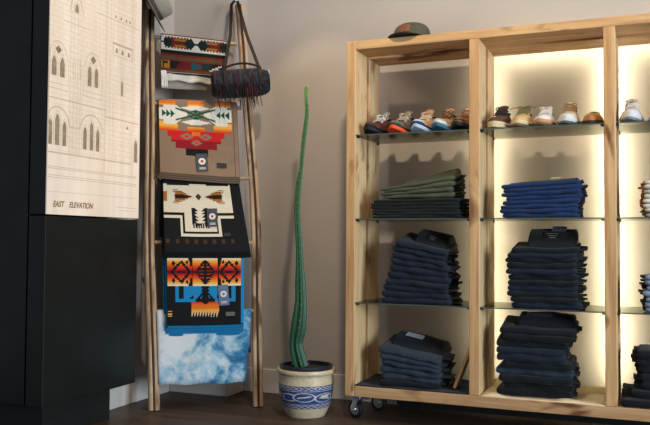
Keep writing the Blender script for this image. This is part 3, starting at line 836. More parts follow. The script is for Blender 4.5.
def cactus_mat():
    m, nt, bs = newmat('cactus skin')
    tc = node(nt, 'ShaderNodeTexCoord'); sp = node(nt, 'ShaderNodeSeparateXYZ'); nt.links.new(tc.outputs['Object'], sp.inputs[0])
    r = ramp(nt, [(0.0, rgb(26, 72, 50)), (0.35, rgb(30, 82, 52)), (0.62, rgb(42, 88, 42)), (0.93, rgb(56, 104, 44)), (0.96, rgb(96, 146, 56))])
    mr = node(nt, 'ShaderNodeMapRange'); mr.inputs['From Min'].default_value = 0; mr.inputs['From Max'].default_value = 1.58
    nt.links.new(sp.outputs['Z'], mr.inputs['Value']); nt.links.new(mr.outputs[0], r.inputs['Fac'])
    n = node(nt, 'ShaderNodeTexNoise'); setin(n, Scale=45.0, Detail=4.0); nt.links.new(tc.outputs['Object'], n.inputs['Vector'])
    r2 = ramp(nt, [(0.3, (0.75, 0.75, 0.75, 1)), (0.7, (1.1, 1.1, 1.1, 1))]); nt.links.new(n.outputs['Fac'], r2.inputs['Fac'])
    mx = node(nt, 'ShaderNodeMix', data_type='RGBA', blend_type='MULTIPLY'); mx.inputs['Factor'].default_value = 1.0
    nt.links.new(r.outputs['Color'], mx.inputs['A']); nt.links.new(r2.outputs['Color'], mx.inputs['B'])
    nt.links.new(mx.outputs['Result'], bs.inputs['Base Color']); bs.inputs['Roughness'].default_value = 0.5
    return m
b = MB(); b.tube([(x, 3.85, z) for x, z, r in cp], [r*(.92 if z < .6 else .84) for x, z, r in cp], 48, 0, ribs=6, ribd=0.16, twist=0.006)
stem = b.build('stem', cactus_mat(), cac, rel=cac.location, smooth=70)
b = MB(); rnd = random.Random(1)
for i in range(4, len(cp)-4, 2):
    x, z, r = cp[i]
    for k in range(6):
        a = 2*PI*k/6 + .006*i; c = Vector((x + r*1.14*math.cos(a), 3.85 + r*1.14*math.sin(a)*-1, z))
        b.ell(c, (.0022, .0022, .0022), 5, 3)
b.build('areoles', simple('pale spines', rgb(170, 176, 140), 0.9), stem, rel=cac.location)['kind'] = 'stuff'

# ------------------------------------------------------------------ shelving unit on casters
unit = empty('shelving_unit', (-0.45, 3.995, 0), 0, 'large open pine shelving unit on casters with backlit glass shelves', 'shelving unit')
UR = unit.location
PX = [(-1.431, -1.381), (-0.783, -0.732), (-0.156, -0.104), (0.472, 0.523)]
ZB, ZT = 0.127, 1.980
def board(name, a, c, mat, bev=0.004):
    b = MB(); b.box(a, c)
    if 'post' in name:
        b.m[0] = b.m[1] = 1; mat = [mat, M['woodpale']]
    return b.build(name, mat, unit, rel=UR, bevel=bev)
for fi, (y0, y1, ins) in enumerate(((3.80, 3.985, 0.0), (4.005, 4.19, 0.006))):
    nm = ('post', 'top_beam', 'bottom_beam') if fi == 0 else ('rear_post', 'rear_top_beam', 'rear_bottom_beam')
    for i, (x0, x1) in enumerate(PX):
        end = i in (0, 3)
        board(nm[0], (x0-ins*(i > 0), y0, ZB if end else 0.182), (x1+ins*(i < 3), y1, ZT if end else ZT-.045-ins), M['woodz'])
    board(nm[1], (PX[0][1]+.0005, y0, ZT-.045-ins), (PX[3][0]-.0005, y1, ZT), M['woodx'])
    board(nm[2], (PX[0][1]+.0005, y0, ZB), (PX[3][0]-.0005, y1, 0.182), M['woodx'])
board('added_shade_board', (-1.26, 4.165, .02), (.38, 4.178, .1268), M['plinth'], .001)  # added dark board, stands in for the shade under the unit's rear
# casters
for (x, y, turn) in ((-1.385, 3.885, 68), (-1.325, 4.10, 80), (0.46, 3.895, 60), (0.44, 4.10, 95)):
    b = MB(); b.box((x-.045, y-.045, .119), (x+.045, y+.045, .127)); pl = b.build('caster', M['chrome'], unit, rel=UR, bevel=.002)
    TC = Matrix.Translation((x, y, 0)) @ Matrix.Rotation(math.radians(turn), 4, 'Z')
    b = MB()
    for sx in (-1, 1): b.prism([(-.022, .119), (.022, .119), (.032, .044), (.026, .034), (.012, .040)], sx*.020-.0015, sx*.020+.0015, 0, T=TC)
    b.lathe([(.024, .108), (.024, .119)], 20, 0, TC); b.box((-.0215, -.022, .098), (.0215, .022, .110), T=TC)
    b.build('fork', M['chrome'], pl, rel=UR)
    W = TC @ Matrix.Translation((0, .018, .0455)) @ Matrix.Rotation(PI/2, 4, 'Y')
    b = MB(); b.lathe([(.032, -.013), (.040, -.013), (.0455, -.008), (.0455, .008), (.040, .013), (.032, .013)], 32, 0, W, capb=False, capt=False)
    b.lathe([(.004, -.023), (.008, -.023), (.012, -.012), (.032, -.011), (.032, .011), (.012, .012), (.008, .023), (.004, .023)], 32, 1, W)
    b.build('wheel', [M['rubber'], M['chrome']], pl, rel=UR, smooth=40)
    if y < 4:
        b = MB(); b.box((-.012, -.062, .104), (.020, -.020, .112), T=TC); b.build('brake_pedal', M['chrome'], pl, rel=UR, bevel=.002)
# glass shelves and their clips
SZ = [1.487, 1.047, 0.612]
bayx = [(PX[i][1], PX[i+1][0]) for i in range(3)]
bn = ['left', 'middle', 'right']; rn = ['top', 'second', 'third']
for j, z in enumerate(SZ):
    for i, (x0, x1) in enumerate(bayx):
        g = empty('glass_shelf', ((x0+x1)/2, 3.99, z), 0, 'clear glass shelf, %s one in the %s bay of the pine unit' % (rn[j], bn[i]), 'shelf', 'glass shelves in the pine unit')
        b = MB(); b.box((x0+.0015, 3.806, z-.006), (x1-.0015, 4.18, z)); b.build('pane', M['glass'], g, rel=g.location)
        b = MB(); b.box((x0+.0015, 3.804, z-.0062), (x1-.0015, 3.806, z+.0002)); b.build('front_edge', M['glassedge'], g, rel=g.location)
        for x, sg in ((x0, 1), (x1, -1)):
            for y in (3.83, 4.15):
                b = MB(); xa, xb = (x, x+.014*sg); b.box((min(xa, xb), y-.008, z-.015), (max(xa, xb), y+.008, z-.0065)); b.build('shelf_clip', M['blk'], unit, rel=UR)
# LED strips behind the back frame of the middle and right bays
b = MB()
strips = []
for i in (1, 2):
    x0, x1 = PX[i][1]+.006, PX[i+1][0]-.006
    for (xa, sgn) in ((x0, -1), (x1, 1)):
        strips.append(((xa + sgn*.022, 4.1905, 1.06), 'v', 1.70))
    strips.append((((x0+x1)/2, 4.1905, ZT-.051+.02), 'h', x1-x0))
for (c, k, L) in strips:
    b = MB()
    hx, hz = (.006, L/2) if k == 'v' else (L/2, .006)
    b.box((c[0]-hx, c[1], c[2]-hz), (c[0]+hx, 4.199, c[2]+hz)); ch = b.build('light_channel', M['chrome'], unit, rel=UR)
    b = MB(); b.box((c[0]-hx*.8, 4.1992, c[2]-hz*.99), (c[0]+hx*.8, 4.201, c[2]+hz*.99)); b.build('led_strip', M['led'], ch, rel=UR)

# ------------------------------------------------------------------ liners on the bottom deck
def cloth_sheet(name, label, cat, x0, x1, y0, y1, z, mat, seed, amp=.008, droop=0.0):
    rnd = random.Random(seed); ph = [rnd.random()*6 for _ in range(4)]
    b = MB(); rows = []
    for j in range(21):
        row = []
        for i in range(31):
            s, t = i/30, j/20; x = lerp(x0, x1, s); y = lerp(y0, y1, t)
            h = amp*max(0, math.sin(s*9+ph[0]+t*3)*math.sin(t*7+ph[1]) + .4*math.sin(s*21+t*13+ph[2]))
            e = min(s, 1-s, t)*12; h *= min(1, max(.0, e))
            if t > .8: h += amp*2.0*(t-.8)*5*(1 if amp > .01 else .3)
            row.append((x, y, z + .0015 + h - (droop*max(0, 1-t*14) if droop else 0)))
        rows.append(row)
    b.loft(rows, 0, caps=False, closed=False)
    o = b.build(name, mat, None, rel=(0,0,0), smooth=60)
    c = Vector(((x0+x1)/2, (y0+y1)/2, z))
    for v in o.data.vertices: v.co -= c
    o.location = c
    so = o.modifiers.new('cloth thickness', 'SOLIDIFY'); so.thickness = .003; so.offset = 1
    return tag(o, label, cat)
M['navycloth'] = denim('black navy cloth', rgb(28, 34, 48), 1.4)
M['kraft'] = simple('beige linen', rgb(222, 202, 164), 0.9, var=0.08, scale=12, bump=0.2, bscale=260)
cloth_sheet('liner_cloth', 'dark navy cloth spread over the bottom of the left bay', 'cloth', -1.379, -.786, 3.803, 4.15, .182, M['navycloth'], 3, .006)
cloth_sheet('liner_cloth', 'crumpled beige cloth under the dark jeans in the middle bay bottom', 'cloth', -.729, -.159, 3.803, 4.17, .182, M['kraft'], 5, .012)
# slat leaning in the left bay
b = MB(); TS = Matrix.Translation((-.872, 3.93, .197)) @ Matrix.Rotation(math.radians(21), 4, 'Y')
b.box((-.008, -.06, 0), (.008, .03, .255), T=TS)
o = b.build('wood_slat', M['woodz'], None, bevel=.002, rel=(-.872, 3.93, .19)); o.location = (-.872, 3.93, .19)
tag(o, 'thin wooden slat leaning against the post right of the lowest left jeans stack', 'slat')

# ------------------------------------------------------------------ folded trousers
def folded(W, D, tk, seed, wedge, hemside=1, hems=2, rag=.03):
    """one folded pair: wedge(x,y) gives the thickness factor; returns body and hem builders; bottom surface z = base(x,y)"""
    rnd = random.Random(seed)
    return rnd
def make_stack(kind, bay, shelf, cx, yf, z, W, D, n, tk, mats, ax=0.0, ay=0.0, hemside=1, group='', words=None, top=None, jit=.008, hemlen=.05, hemmat=None, seed=1, shift=0.0, hemback=.30, twist=0.0, tl=0.0, tr=0.0):
    """n folded pairs lying on each other. ax, ay: how much thicker the pile gets to the right / back"""
    rnd = random.Random(seed)
    acc = 0.0
    thick = [tk*rnd.uniform(.86, 1.14) for _ in range(n)]; k = (n*tk)/sum(thick); thick = [t*k for t in thick]
    for q in range(n):
        t0 = thick[q]; zb = acc; acc += t0
        mat = mats[q] if isinstance(mats, list) else mats
        jx = rnd.uniform(-jit, jit) + shift*q; jy = rnd.uniform(-jit, jit)*.6
        wl = W/2 + rnd.uniform(-jit, jit) - tl*q; wr = W/2 + rnd.uniform(-jit, jit) - tr*q; rz = math.radians(rnd.uniform(-2.2, 2.2)) + twist
        root = empty(kind, (cx, yf + D/2, z + zb), 0, words(q, n), 'trousers' if 'trous' in kind else 'jeans', group)
        def fac(x, y): return max(.3, 1 + ax*(x/W) + ay*(y/D+.5))
        ph = [rnd.random()*6 for _ in range(5)]
        cr_, sr_ = math.cos(rz), math.sin(rz)
        def P(x, y, h):         # h 0..1 through this pair's thickness
            f = fac(x, y); wob = .10*t0*math.sin(x*26+ph[0])*math.sin(y*19+ph[1])
            X = x*cr_ - y*sr_ + jx; Y = x*sr_ + y*cr_ + jy
            return (X, Y, (zb + .0006)*f + t0*f*.93*h + (wob if 0.02 < h else 0) - zb)
        def section(x, inset=0.0, y0=-D/2, y1=D/2, h0=0.0, h1=1.0):
            r = t0*.5; pts = []
            dy0 = .004*math.sin(x*33+ph[2]) + .003*math.sin(x*71+ph[3])
            y0 = y0 + dy0 + inset; y1 = y1 - inset
            hm = (h0+h1)/2; hh = (h1-h0)/2*(1-inset/.03 if inset else 1)
            for i in range(6): pts.append(P(x, lerp(y1-r, y0+r, i/5), hm-hh))
            for a in (-60, -30, 0, 30, 60):
                aa = math.radians(a); pts.append(P(x, y0 + r*(1-math.cos(aa)), hm + hh*math.sin(aa)))
            for i in range(6): pts.append(P(x, lerp(y0+r, y1-r, i/5), hm+hh))
            for a in (50, 0, -50):
                aa = math.radians(a); pts.append(P(x, y1 - r*(1-math.cos(aa)), hm + hh*math.sin(aa)))
            return pts
        b = MB(); xs = [-wl, -wl+.003, -wl+.009] + [lerp(-wl+.02, wr-.02, i/11) for i in range(12)] + [wr-.009, wr-.003, wr]
        ins = [.012, .006, .002] + [0]*12 + [.002, .006, .012]
        b.loft([section(x, i_) for x, i_ in zip(xs, ins)])
        b.build('folded_legs', mat, root, smooth=70)
        # trouser hems sticking out at the side
        for hh in range(2):
            L = hemlen*rnd.uniform(.35, 1.0); ya = lerp(-D/2+.03, D/2-.14, rnd.random()*hemback + .1*hh); yb = ya + rnd.uniform(.09, .13)
            xa = (wr-.03) if hemside > 0 else -(wl-.03); xb = (wr+L) if hemside > 0 else -(wl+L)
            lo, hi = (.06, .50) if hh == 0 else (.48, .96); lift = rnd.uniform(-.1, .25)
            b = MB(); rings = []
            for i in range(6):
                s = i/5; x = lerp(xa, xb, s); rr = []
                for kk in range(10):
                    a = 2*PI*kk/10; yy = lerp(ya, yb, .5 + .5*math.cos(a)*(.92 if i in (0, 5) else 1)); h = lerp(lo, hi, .5 + .5*math.sin(a)) + lift*s*s + .08*math.sin(yy*60+ph[4])
                    if q == 0: h = max(h, .04)
                    rr.append(P(x, yy, max(0.03, h)))
                rings.append(rr)
            b.loft(rings); b.build('hem', hemmat or mat, root, smooth=60)
        if q == n-1 and top:
            if 'waist' in top:
                b = MB(); y0, y1 = -D/2+top.get('wy', .07), D/2-.005; hgt = top['waist']/t0
                wi = top.get('wi', .04); xs2 = [-wl+wi-.015, -wl+wi-.01] + [lerp(-wl+wi, wr-.03, i/8) for i in range(9)] + [wr-.02, wr-.012]
                rings = []
                for i, x in enumerate(xs2):
                    e = 0 if 0 < i < len(xs2)-1 else .01; rr = []
                    prof = [(y1, .85), (y0+e, .9), (y0+.006, .98), (y0+.05, 1.0+hgt*.62), (y0+.09, 1.0+hgt*.9), (lerp(y0, y1, .65), 1.0+hgt), (y1-.02, 1.0+hgt*.9), (y1, 1.0+hgt*.5)]
                    for (yy, h) in prof: rr.append(P(x, yy, h - (.3*hgt if e else 0)*(h > 1)))
                    rings.append(rr)
                b.loft(rings); wb = b.build('waistband', top.get('wmat', mat), root, smooth=60)
                # a leather patch sewn on the sloping waistband
                def onw(s, r, up): 
                    yy = lerp(y0+.006, y0+.09, r); h = 1.0 + hgt*(lerp(0, .62, r/.55) if r < .55 else lerp(.62, .9, (r-.55)/.45))
                    p = Vector(P(lerp(-wl+wi, wr-.03, s), yy, h)); return p + Vector((0, -up*.6, up))
                if top.get('patch'):
                    b = MB(); b.loft([[onw(s, .35, .002), onw(s, .95, .002), onw(s, .95, .004), onw(s, .35, .004)] for s in [lerp(.30, .72, i/5) for i in range(6)]])
                    b.build('patch', M['patch'], wb)
                    b = MB()
                    for (sa, sb, r) in ((.36, .66, .80), (.40, .62, .64), (.44, .58, .50)):
                        b.loft([[onw(s, r, .004), onw(s, r+.035, .004), onw(s, r+.035, .0046), onw(s, r, .0046)] for s in (sa, sb)])
                    b.build('patch_print', M['patchprint'], wb)
                if top.get('card'):
                    sa, sb = top['card']
                    b = MB(); b.loft([[onw(s, 1.0, .005), onw(s+.03, 1.35, .008), onw(s+.03, 1.35, .0095), onw(s, 1.0, .0065)] for s in [lerp(sa, sb, i/4) for i in range(5)]])
                    b.build('paper_label', top.get('cardmat', M['paper']), wb)
    return acc
M['patch'] = simple('black leather patch', rgb(38, 34, 34), 0.55)
M['patchprint'] = simple('pale stamped print', rgb(120, 116, 112), 0.7)
M['paper'] = simple('pale grey paper label', rgb(170, 172, 184), 0.6, var=0.04)
M['dkpaper'] = simple('dark grey paper label', rgb(82, 86, 96), 0.6, var=0.04)
M['olive'] = denim('olive twill', rgb(78, 82, 62), 1.25)
M['dkgreen'] = denim('black green twill', rgb(26, 31, 30), 1.25)
M['navy'] = denim('navy denim', rgb(23, 30, 44), 1.5)
M['navy2'] = denim('inky denim', rgb(18, 23, 29), 1.4)
M['blackd'] = denim('black denim', rgb(15, 18, 22), 1.4)
M['worn'] = denim('worn indigo denim', rgb(36, 46, 58), 1.9)
M['royal'] = denim('royal blue twill', rgb(26, 50, 92), 1.2)
M['cream'] = denim('off white twill', rgb(214, 208, 198), 1.1)
M['ochre'] = simple('ochre selvedge', rgb(170, 118, 62), 0.8, var=0.2)
M['pale'] = denim('pale blue grey denim', rgb(120, 136, 160), 1.3)
M['dkhem'] = denim('dark hem denim', rgb(30, 34, 40), 1.4)

ORD = ['bottom', 'second from the bottom', 'third from the bottom', 'fourth from the bottom', 'fifth from the bottom', 'sixth from the bottom', 'fifth from the top', 'fourth from the top', 'third from the top', 'second from the top', 'topmost']
def pos(q, n):
    if q == n-1: return 'topmost'
    up = n-1-q
    names = ['bottom', 'second from bottom', 'third from bottom', 'fourth from bottom', 'fifth from bottom', 'sixth from bottom']
    namt = ['topmost', 'second from top', 'third from top', 'fourth from top', 'fifth from top', 'sixth from top']
    return names[q] if q <= up else namt[up]
# left bay
make_stack('folded_trousers', 0, 1, -1.062, 3.815, 1.048, .46, .27, 6, .0165, M['dkgreen'], ax=.05, ay=.05, jit=.006, hemlen=.012, seed=41,
           group='dark green folded trousers in the left bay', words=lambda q, n: 'dark green folded trousers, %s of six under the olive ones' % pos(q, n))
make_stack('folded_trousers', 0, 1, -1.050, 3.825, 1.048+.104, .375, .27, 4, .0205, M['olive'], ax=.75, ay=.15, jit=.010, hemlen=.035, seed=42, top={'waist': .034, 'wmat': M['olive'], 'wy': .08, 'wi': .10},
           group='olive folded trousers in the left bay', words=lambda q, n: 'olive green folded trousers, %s of four on the dark green pile' % pos(q, n))
make_stack('folded_jeans', 0, 2, -1.060, 3.815, .613, .355, .28, 10, .0300, [M['navy'] if i != 9 else M['navy'] for i in range(10)], ax=-.26, ay=.16, jit=.008, tl=.0062, tr=.0038, hemlen=.04, hemmat=M['dkhem'], seed=43, shift=.001, hemback=.5,
           top={'waist': .040, 'wmat': M['blackd'], 'wy': .05, 'wi': .10, 'patch': True}, group='navy jeans on the third shelf of the left bay', words=lambda q, n: 'navy folded jeans on the left bay third shelf, %s' % pos(q, n))
make_stack('folded_jeans', 0, 3, -1.095, 3.822, .190, .315, .28, 6, .0285, [M['navy2']] + [M['worn']]*5, ax=-.30, ay=.28, jit=.008, hemlen=.05, hemmat=M['navy2'], seed=44, hemback=.6,
           top={'waist': .028, 'wmat': M['navy2'], 'wy': .08, 'wi': .06, 'card': (.15, .55)}, group='worn jeans at the bottom of the left bay', words=lambda q, n: 'faded dark blue folded jeans, left bay bottom stack, %s' % pos(q, n))
# middle bay
make_stack('folded_trousers', 1, 1, -.447, 3.815, 1.048, .360, .27, 8, .0215, M['royal'], ax=.12, ay=.02, jit=.007, hemlen=.018, seed=45, shift=.001, twist=.0,
           top={'waist': .018, 'wmat': M['navy'], 'wy': .05, 'card': (.60, .76), 'cardmat': M['kraft']}, group='royal blue trousers in the middle bay', words=lambda q, n: 'royal blue folded trousers in the middle bay, %s in their stack' % pos(q, n))
make_stack('folded_jeans', 1, 2, -.437, 3.815, .613, .325, .28, 11, .0262, [M['navy2'] if i % 3 else M['navy'] for i in range(11)], ax=0, ay=.12, jit=.011, hemlen=.04, hemmat=M['navy2'], seed=46, hemback=.3,
           top={'waist': .072, 'wmat': M['blackd'], 'wy': .035, 'wi': .085, 'patch': True, 'card': (.48, .82), 'cardmat': M['dkpaper']}, group='dark jeans on the third shelf of the middle bay', words=lambda q, n: 'dark indigo folded jeans, middle bay third shelf, %s' % pos(q, n))
make_stack('folded_jeans', 1, 3, -.480, 3.83, .188, .350, .28, 10, .0325, [M['blackd'], M['blackd'], M['navy2'], M['worn'], M['navy2'], M['navy'], M['navy'], M['navy2'], M['blackd'], M['navy2']], ax=-.02, ay=.12, jit=.020, hemlen=.022, hemmat=M['dkhem'], seed=47,
           top={'waist': .032, 'wmat': M['navy2'], 'wy': .05, 'wi': .09, 'card': (.10, .60), 'cardmat': M['dkpaper']}, group='dark jeans at the bottom of the middle bay', words=lambda q, n: 'near-black folded jeans on beige cloth, middle bay bottom, %s' % pos(q, n))
# right bay
make_stack('folded_trousers', 2, 1, .185, 3.82, 1.048, .34, .27, 8, .0215, M['cream'], jit=.006, hemlen=.025, hemmat=M['ochre'], hemside=-1, seed=48,
           group='off white trousers in the right bay', words=lambda q, n: 'off-white folded trousers at the right edge, %s in the stack' % pos(q, n))
make_stack('folded_jeans', 2, 2, .19, 3.82, .613, .345, .27, 7, .0245, M['pale'], jit=.007, hemlen=.025, hemmat=M['dkhem'], hemside=-1, seed=49,
           group='pale jeans in the right bay', words=lambda q, n: 'pale blue-grey folded jeans at the right edge, %s' % pos(q, n))
make_stack('folded_jeans', 2, 3, .17, 3.84, .222, .37, .27, 6, .037, M['navy2'], jit=.022, hemlen=.045, hemmat=M['blackd'], hemside=-1, seed=50,
           group='dark jeans at the bottom of the right bay', words=lambda q, n: 'dark navy folded jeans, right bay bottom stack, %s' % pos(q, n))
make_stack('folded_jeans', 2, 3, .18, 3.808, .183, .54, .34, 1, .036, M['blackd'], ay=-.0, jit=.002, hemlen=.004, seed=51, group='', words=lambda q, n: 'black jeans laid flat under the navy stack in the right bay')

# ------------------------------------------------------------------ shoes
def shoe_shape():
    W = [(0, .006), (.03, .030), (.08, .060), (.16, .084), (.27, .098), (.38, .099), (.50, .088), (.62, .074), (.76, .068), (.88, .066), (.95, .054), (.985, .034), (1, .010)]
    return W
def interp(K, s):
    for (a, x), (b_, y) in zip(K[:-1], K[1:]):
        if s <= b_: return lerp(x, y, (s-a)/(b_-a))
    return K[-1][1]
SM = {}
def cm(key, c, rough=.7):
    if key not in SM: SM[key] = simple(key, c, rough, var=.12, scale=60, bump=.15, bscale=300)
    return SM[key]
def shoe(label, x, y, z, rz, up, mid, out, lace, tongue, toe=None, L=.285, spring=.024, high=0.0, low=False, lug=.012, midh=.022, cap=None, lacelen=0, wscale=1.12, hs=.86):
    root = empty('shoe', (x, y, z), rz, label, 'shoe', 'shoes on the top glass shelves')
    WK = shoe_shape(); S = [0, .012, .03, .055, .08, .12, .16, .22, .28, .34, .40, .46, .52, .58, .64, .70, .76, .82, .88, .92, .95, .975, .99, 1.0]
    yy = lambda s: -L/2 + s*L
    wd = lambda s: interp(WK, s)*wscale
    sp = lambda s: spring*max(0, 1 - s/.30)**1.7 + .004*max(0, (s-.9)/.1)
    off = lambda s: .010*math.sin(PI*min(1, s*1.3))*.6
    def slab(z0f, z1f, grow, name, mat, bulge=.003):
        rings = []
        for s in S:
            w = wd(s)/2 + grow; c = off(s); a, b2 = z0f(s), z1f(s); m = (a+b2)/2
            rings.append([(c-w*.93, yy(s), a), (c+w*.93, yy(s), a), (c+w+bulge, yy(s), m), (c+w, yy(s), b2), (c-w, yy(s), b2), (c-w-bulge, yy(s), m)])
        b = MB(); b.loft(rings); return b.build(name, mat, root, smooth=45)
    slab(lambda s: sp(s), lambda s: sp(s)+lug, .001, 'outsole', out)
    mh = lambda s: midh*(.75 + .45*s)
    slab(lambda s: sp(s)+lug, lambda s: sp(s)+lug+mh(s), .003, 'midsole', mid)
    zs = lambda s: sp(s) + lug + mh(s) - .004
    HK = [(0, .010), (.03, .026), (.08, .036), (.16, .045), (.26, .053), (.34, .066), (.44, .084), (.54, .098), (.62, .098 + high*.5), (.72, .080 + high), (.85, .074 + high), (.94, .082 + high), (1, .060 + high)]
    if low: HK = [(0, .010), (.03, .024), (.08, .034), (.16, .044), (.26, .052), (.36, .058), (.46, .062), (.56, .060), (.72, .052), (.85, .054), (.94, .060), (1, .045)]
    hh = lambda s: interp(HK, s)*hs
    rings = []; NA = 16
    for s in S:
        w = wd(s)/2; c = off(s); h = hh(s); ring = []
        top = .62 if s > .3 else .8 + .2*(0.3-s)/.3
        for k in range(NA+1):
            a = PI*k/NA; px_ = math.copysign(abs(math.cos(a))**.75, math.cos(a)); pz = abs(math.sin(a))**.72
            ring.append((c + w*px_*(1 - (1-top)*pz*.8), yy(s), zs(s) + h*pz))
        rings.append(ring)
    b = MB(); b.loft(rings, mf=lambda i, k: 1 if (S[i] < .10 and toe is not None) else 0)
    b.build('upper', [up, toe or up], root, smooth=60)
    if cap is not None:      # overlay wrapping the toe
        rr = []
        for s in S[:6]:
            w = wd(s)/2 + .002; c = off(s); h = hh(s)*.66; rr.append([(c + w*math.copysign(abs(math.cos(PI*k/NA))**.75, math.cos(PI*k/NA)), yy(s)-.002, zs(s) + h*abs(math.sin(PI*k/NA))**.72) for k in range(NA+1)])
        b = MB(); b.loft(rr); b.build('toe_guard', cap, root, smooth=60)
    # collar opening with dark lining
    b = MB(); cy = yy(.80); b.lathe([(1.0, 0), (1.0, .004), (.02, .003)], 20, 0, Matrix.Translation((off(.8), cy, zs(.8) + hh(.80) - .001)) @ Matrix.Diagonal((.026, .052, 1, 1)))
    b.build('lining', cm('dark shoe lining', rgb(40, 36, 34)), root)
    # tongue
    b = MB(); rr = []
    s0, s1 = (.36, .64) if not low else (.44, .60)
    for i in range(8):
        t = i/7; s = lerp(s0, s1, t); w = lerp(.020, .027, t); zt = zs(s) + hh(s) + .002 + (.020 + high*.4)*t*t*(0.55 if low else 1)
        rr.append([(off(s) + w*math.cos(PI*k/6), yy(s) + .010*t, zt - .007*(1-math.sin(PI*k/6)) + .004*math.sin(PI*k/6)) for k in range(7)] + [(off(s) - w*.8, yy(s) + .010*t + .005, zt-.014), (off(s) + w*.8, yy(s) + .010*t + .005, zt-.014)])
    b.loft(rr); b.build('tongue', tongue, root, smooth=60)
    if lace is not None:
        b = MB()
        for i in range(5):
            s = lerp(.34, .56, i/4); zz = zs(s) + hh(s) + .006; sg = 1 if i % 2 else -1
            b.tube([(off(s) - .030, yy(s) + .006*sg, zz - .012), (off(s) - .014, yy(s) + .002*sg, zz + .001), (off(s) + .014, yy(s) - .002*sg, zz + .001), (off(s) + .030, yy(s) - .006*sg, zz - .012)], .0032, 6)
        s = .57; zz = zs(s) + hh(s) + .014; cx = off(s); cy = yy(s) - .008
        for sg in (-1, 1):
            b.tube([(cx + sg*(.004 + .026*math.sin(PI*t/8)**1), cy - .010*math.sin(PI*t/8), zz + .005*math.sin(2*PI*t/8) - .008*t/8) for t in range(9)], .0026, 6)
            b.tube([(cx, cy, zz), (cx + sg*.014, cy - .016, zz - .004), (cx + sg*(.022 + lacelen*.5), cy - .024, zz - .020 + lacelen*.4), (cx + sg*(.026 + lacelen), cy - .03, zz - .034 + lacelen*.55)], .0024, 6)
        b.build('laces', lace, root, smooth=60)
    return root
ys = 3.965; z1 = 1.4875
mk = lambda k, r, g, b_: cm(k, rgb(r, g, b_))
CR, BLs, WHs = mk('shoe cream', 214, 196, 166), mk('shoe black', 26, 27, 31), mk('shoe white', 206, 205, 205)
r5 = math.radians
shoe('dark red and black running shoe with white laces, leftmost in the left bay', -1.296, ys, z1, r5(-12), mk('shoe oxblood', 96, 48, 46), BLs, mk('shoe outsole black', 20, 24, 30), WHs, mk('shoe grey tongue', 130, 130, 128), spring=.030, wscale=1.04, hs=.80, high=.02, midh=.013, lug=.017, cap=BLs)
shoe('grey-green trail shoe with a bright orange toe sole in the left bay', -1.168, ys, z1, r5(-9), mk('shoe moss grey', 106, 100, 88), mk('shoe forest', 42, 58, 46), mk('shoe orange', 232, 82, 34), mk('shoe rope', 190, 176, 156), mk('shoe taupe', 132, 116, 100), spring=.030, wscale=1.04, hs=.80, high=.02, midh=.013, lug=.017, cap=mk('shoe forest', 42, 58, 46))
shoe('tan running shoe with navy stripe and pale blue toe in the left bay', -1.046, ys, z1, r5(-8), mk('shoe sand', 196, 158, 120), mk('shoe navy', 40, 50, 82), mk('shoe ice blue', 166, 190, 208), CR, mk('shoe clay', 200, 150, 116), spring=.030, wscale=1.04, hs=.80, high=.02, midh=.013, lug=.017, cap=mk('shoe navy', 40, 50, 82), toe=mk('shoe ice blue', 166, 190, 208))
shoe('beige trail shoe with white rand and teal sole in the left bay', -.936, ys, z1, r5(-8), mk('shoe beige', 180, 150, 112), mk('shoe mist', 196, 206, 210), mk('shoe teal', 44, 92, 118), mk('shoe brown lace', 112, 84, 60), mk('shoe sand', 196, 158, 120), spring=.030, wscale=1.04, hs=.80, high=.02, midh=.013, lug=.017, cap=mk('shoe mist', 196, 206, 210))
shoe('brown trail shoe with cream tongue and black sole beside the second post', -.832, ys, z1, r5(-8), mk('shoe brown', 134, 96, 66), mk('shoe brown', 134, 96, 66), BLs, mk('shoe rust', 150, 92, 70), CR, spring=.030, wscale=1.04, hs=.80, high=.02, midh=.013, lug=.017, cap=BLs)
shoe('dark brown leather ankle shoe with cream sole, first in the middle bay', -.655, ys, z1, r5(-6), mk('shoe chestnut', 82, 55, 44), mk('shoe bone sole', 206, 190, 150), mk('shoe bone sole', 206, 190, 150), BLs, mk('shoe chestnut', 82, 55, 44), spring=.010, wscale=1.0, hs=.80, high=.012)
shoe('tan suede shoe with olive laces, second in the middle bay', -.545, ys, z1, r5(-4), mk('shoe suede', 196, 164, 112), mk('shoe bone sole', 206, 190, 150), mk('shoe gum', 110, 86, 60), mk('shoe olive lace', 112, 106, 66), mk('shoe olive', 110, 104, 72), spring=.010, wscale=1.0, hs=.80, lacelen=.04)
shoe('white mesh sneaker with a gum sole in the middle bay', -.437, ys, z1, r5(-3), mk('shoe pearl', 222, 214, 212), mk('shoe gum pink', 196, 142, 106), mk('shoe gum', 110, 86, 60), WHs, WHs, spring=.010, wscale=1.0, hs=.70)
shoe('cream sneaker with tan bow laces and white toe in the middle bay', -.322, ys, z1, r5(-3), mk('shoe ecru', 206, 184, 154), WHs, mk('shoe slate', 70, 84, 84), mk('shoe tan lace', 160, 124, 86), CR, toe=WHs, spring=.010, wscale=1.0, hs=.80, lacelen=.012, high=.010)
shoe('low tan leather slip-on with olive lining beside the third post', -.212, ys, z1, r5(-2), mk('shoe caramel', 176, 122, 66), mk('shoe caramel', 176, 122, 66), mk('shoe sole brown', 54, 40, 30), None, mk('shoe olive grey', 92, 90, 66), spring=.006, wscale=1.0, hs=.80, low=True, midh=.014)
shoe('white sneaker with grey sole and beige tongue, first in the right bay', -.040, ys, z1, r5(-3), WHs, WHs, mk('shoe ash', 120, 124, 130), WHs, mk('shoe wheat', 196, 160, 96), spring=.014, wscale=1.0, hs=.80, high=.008)
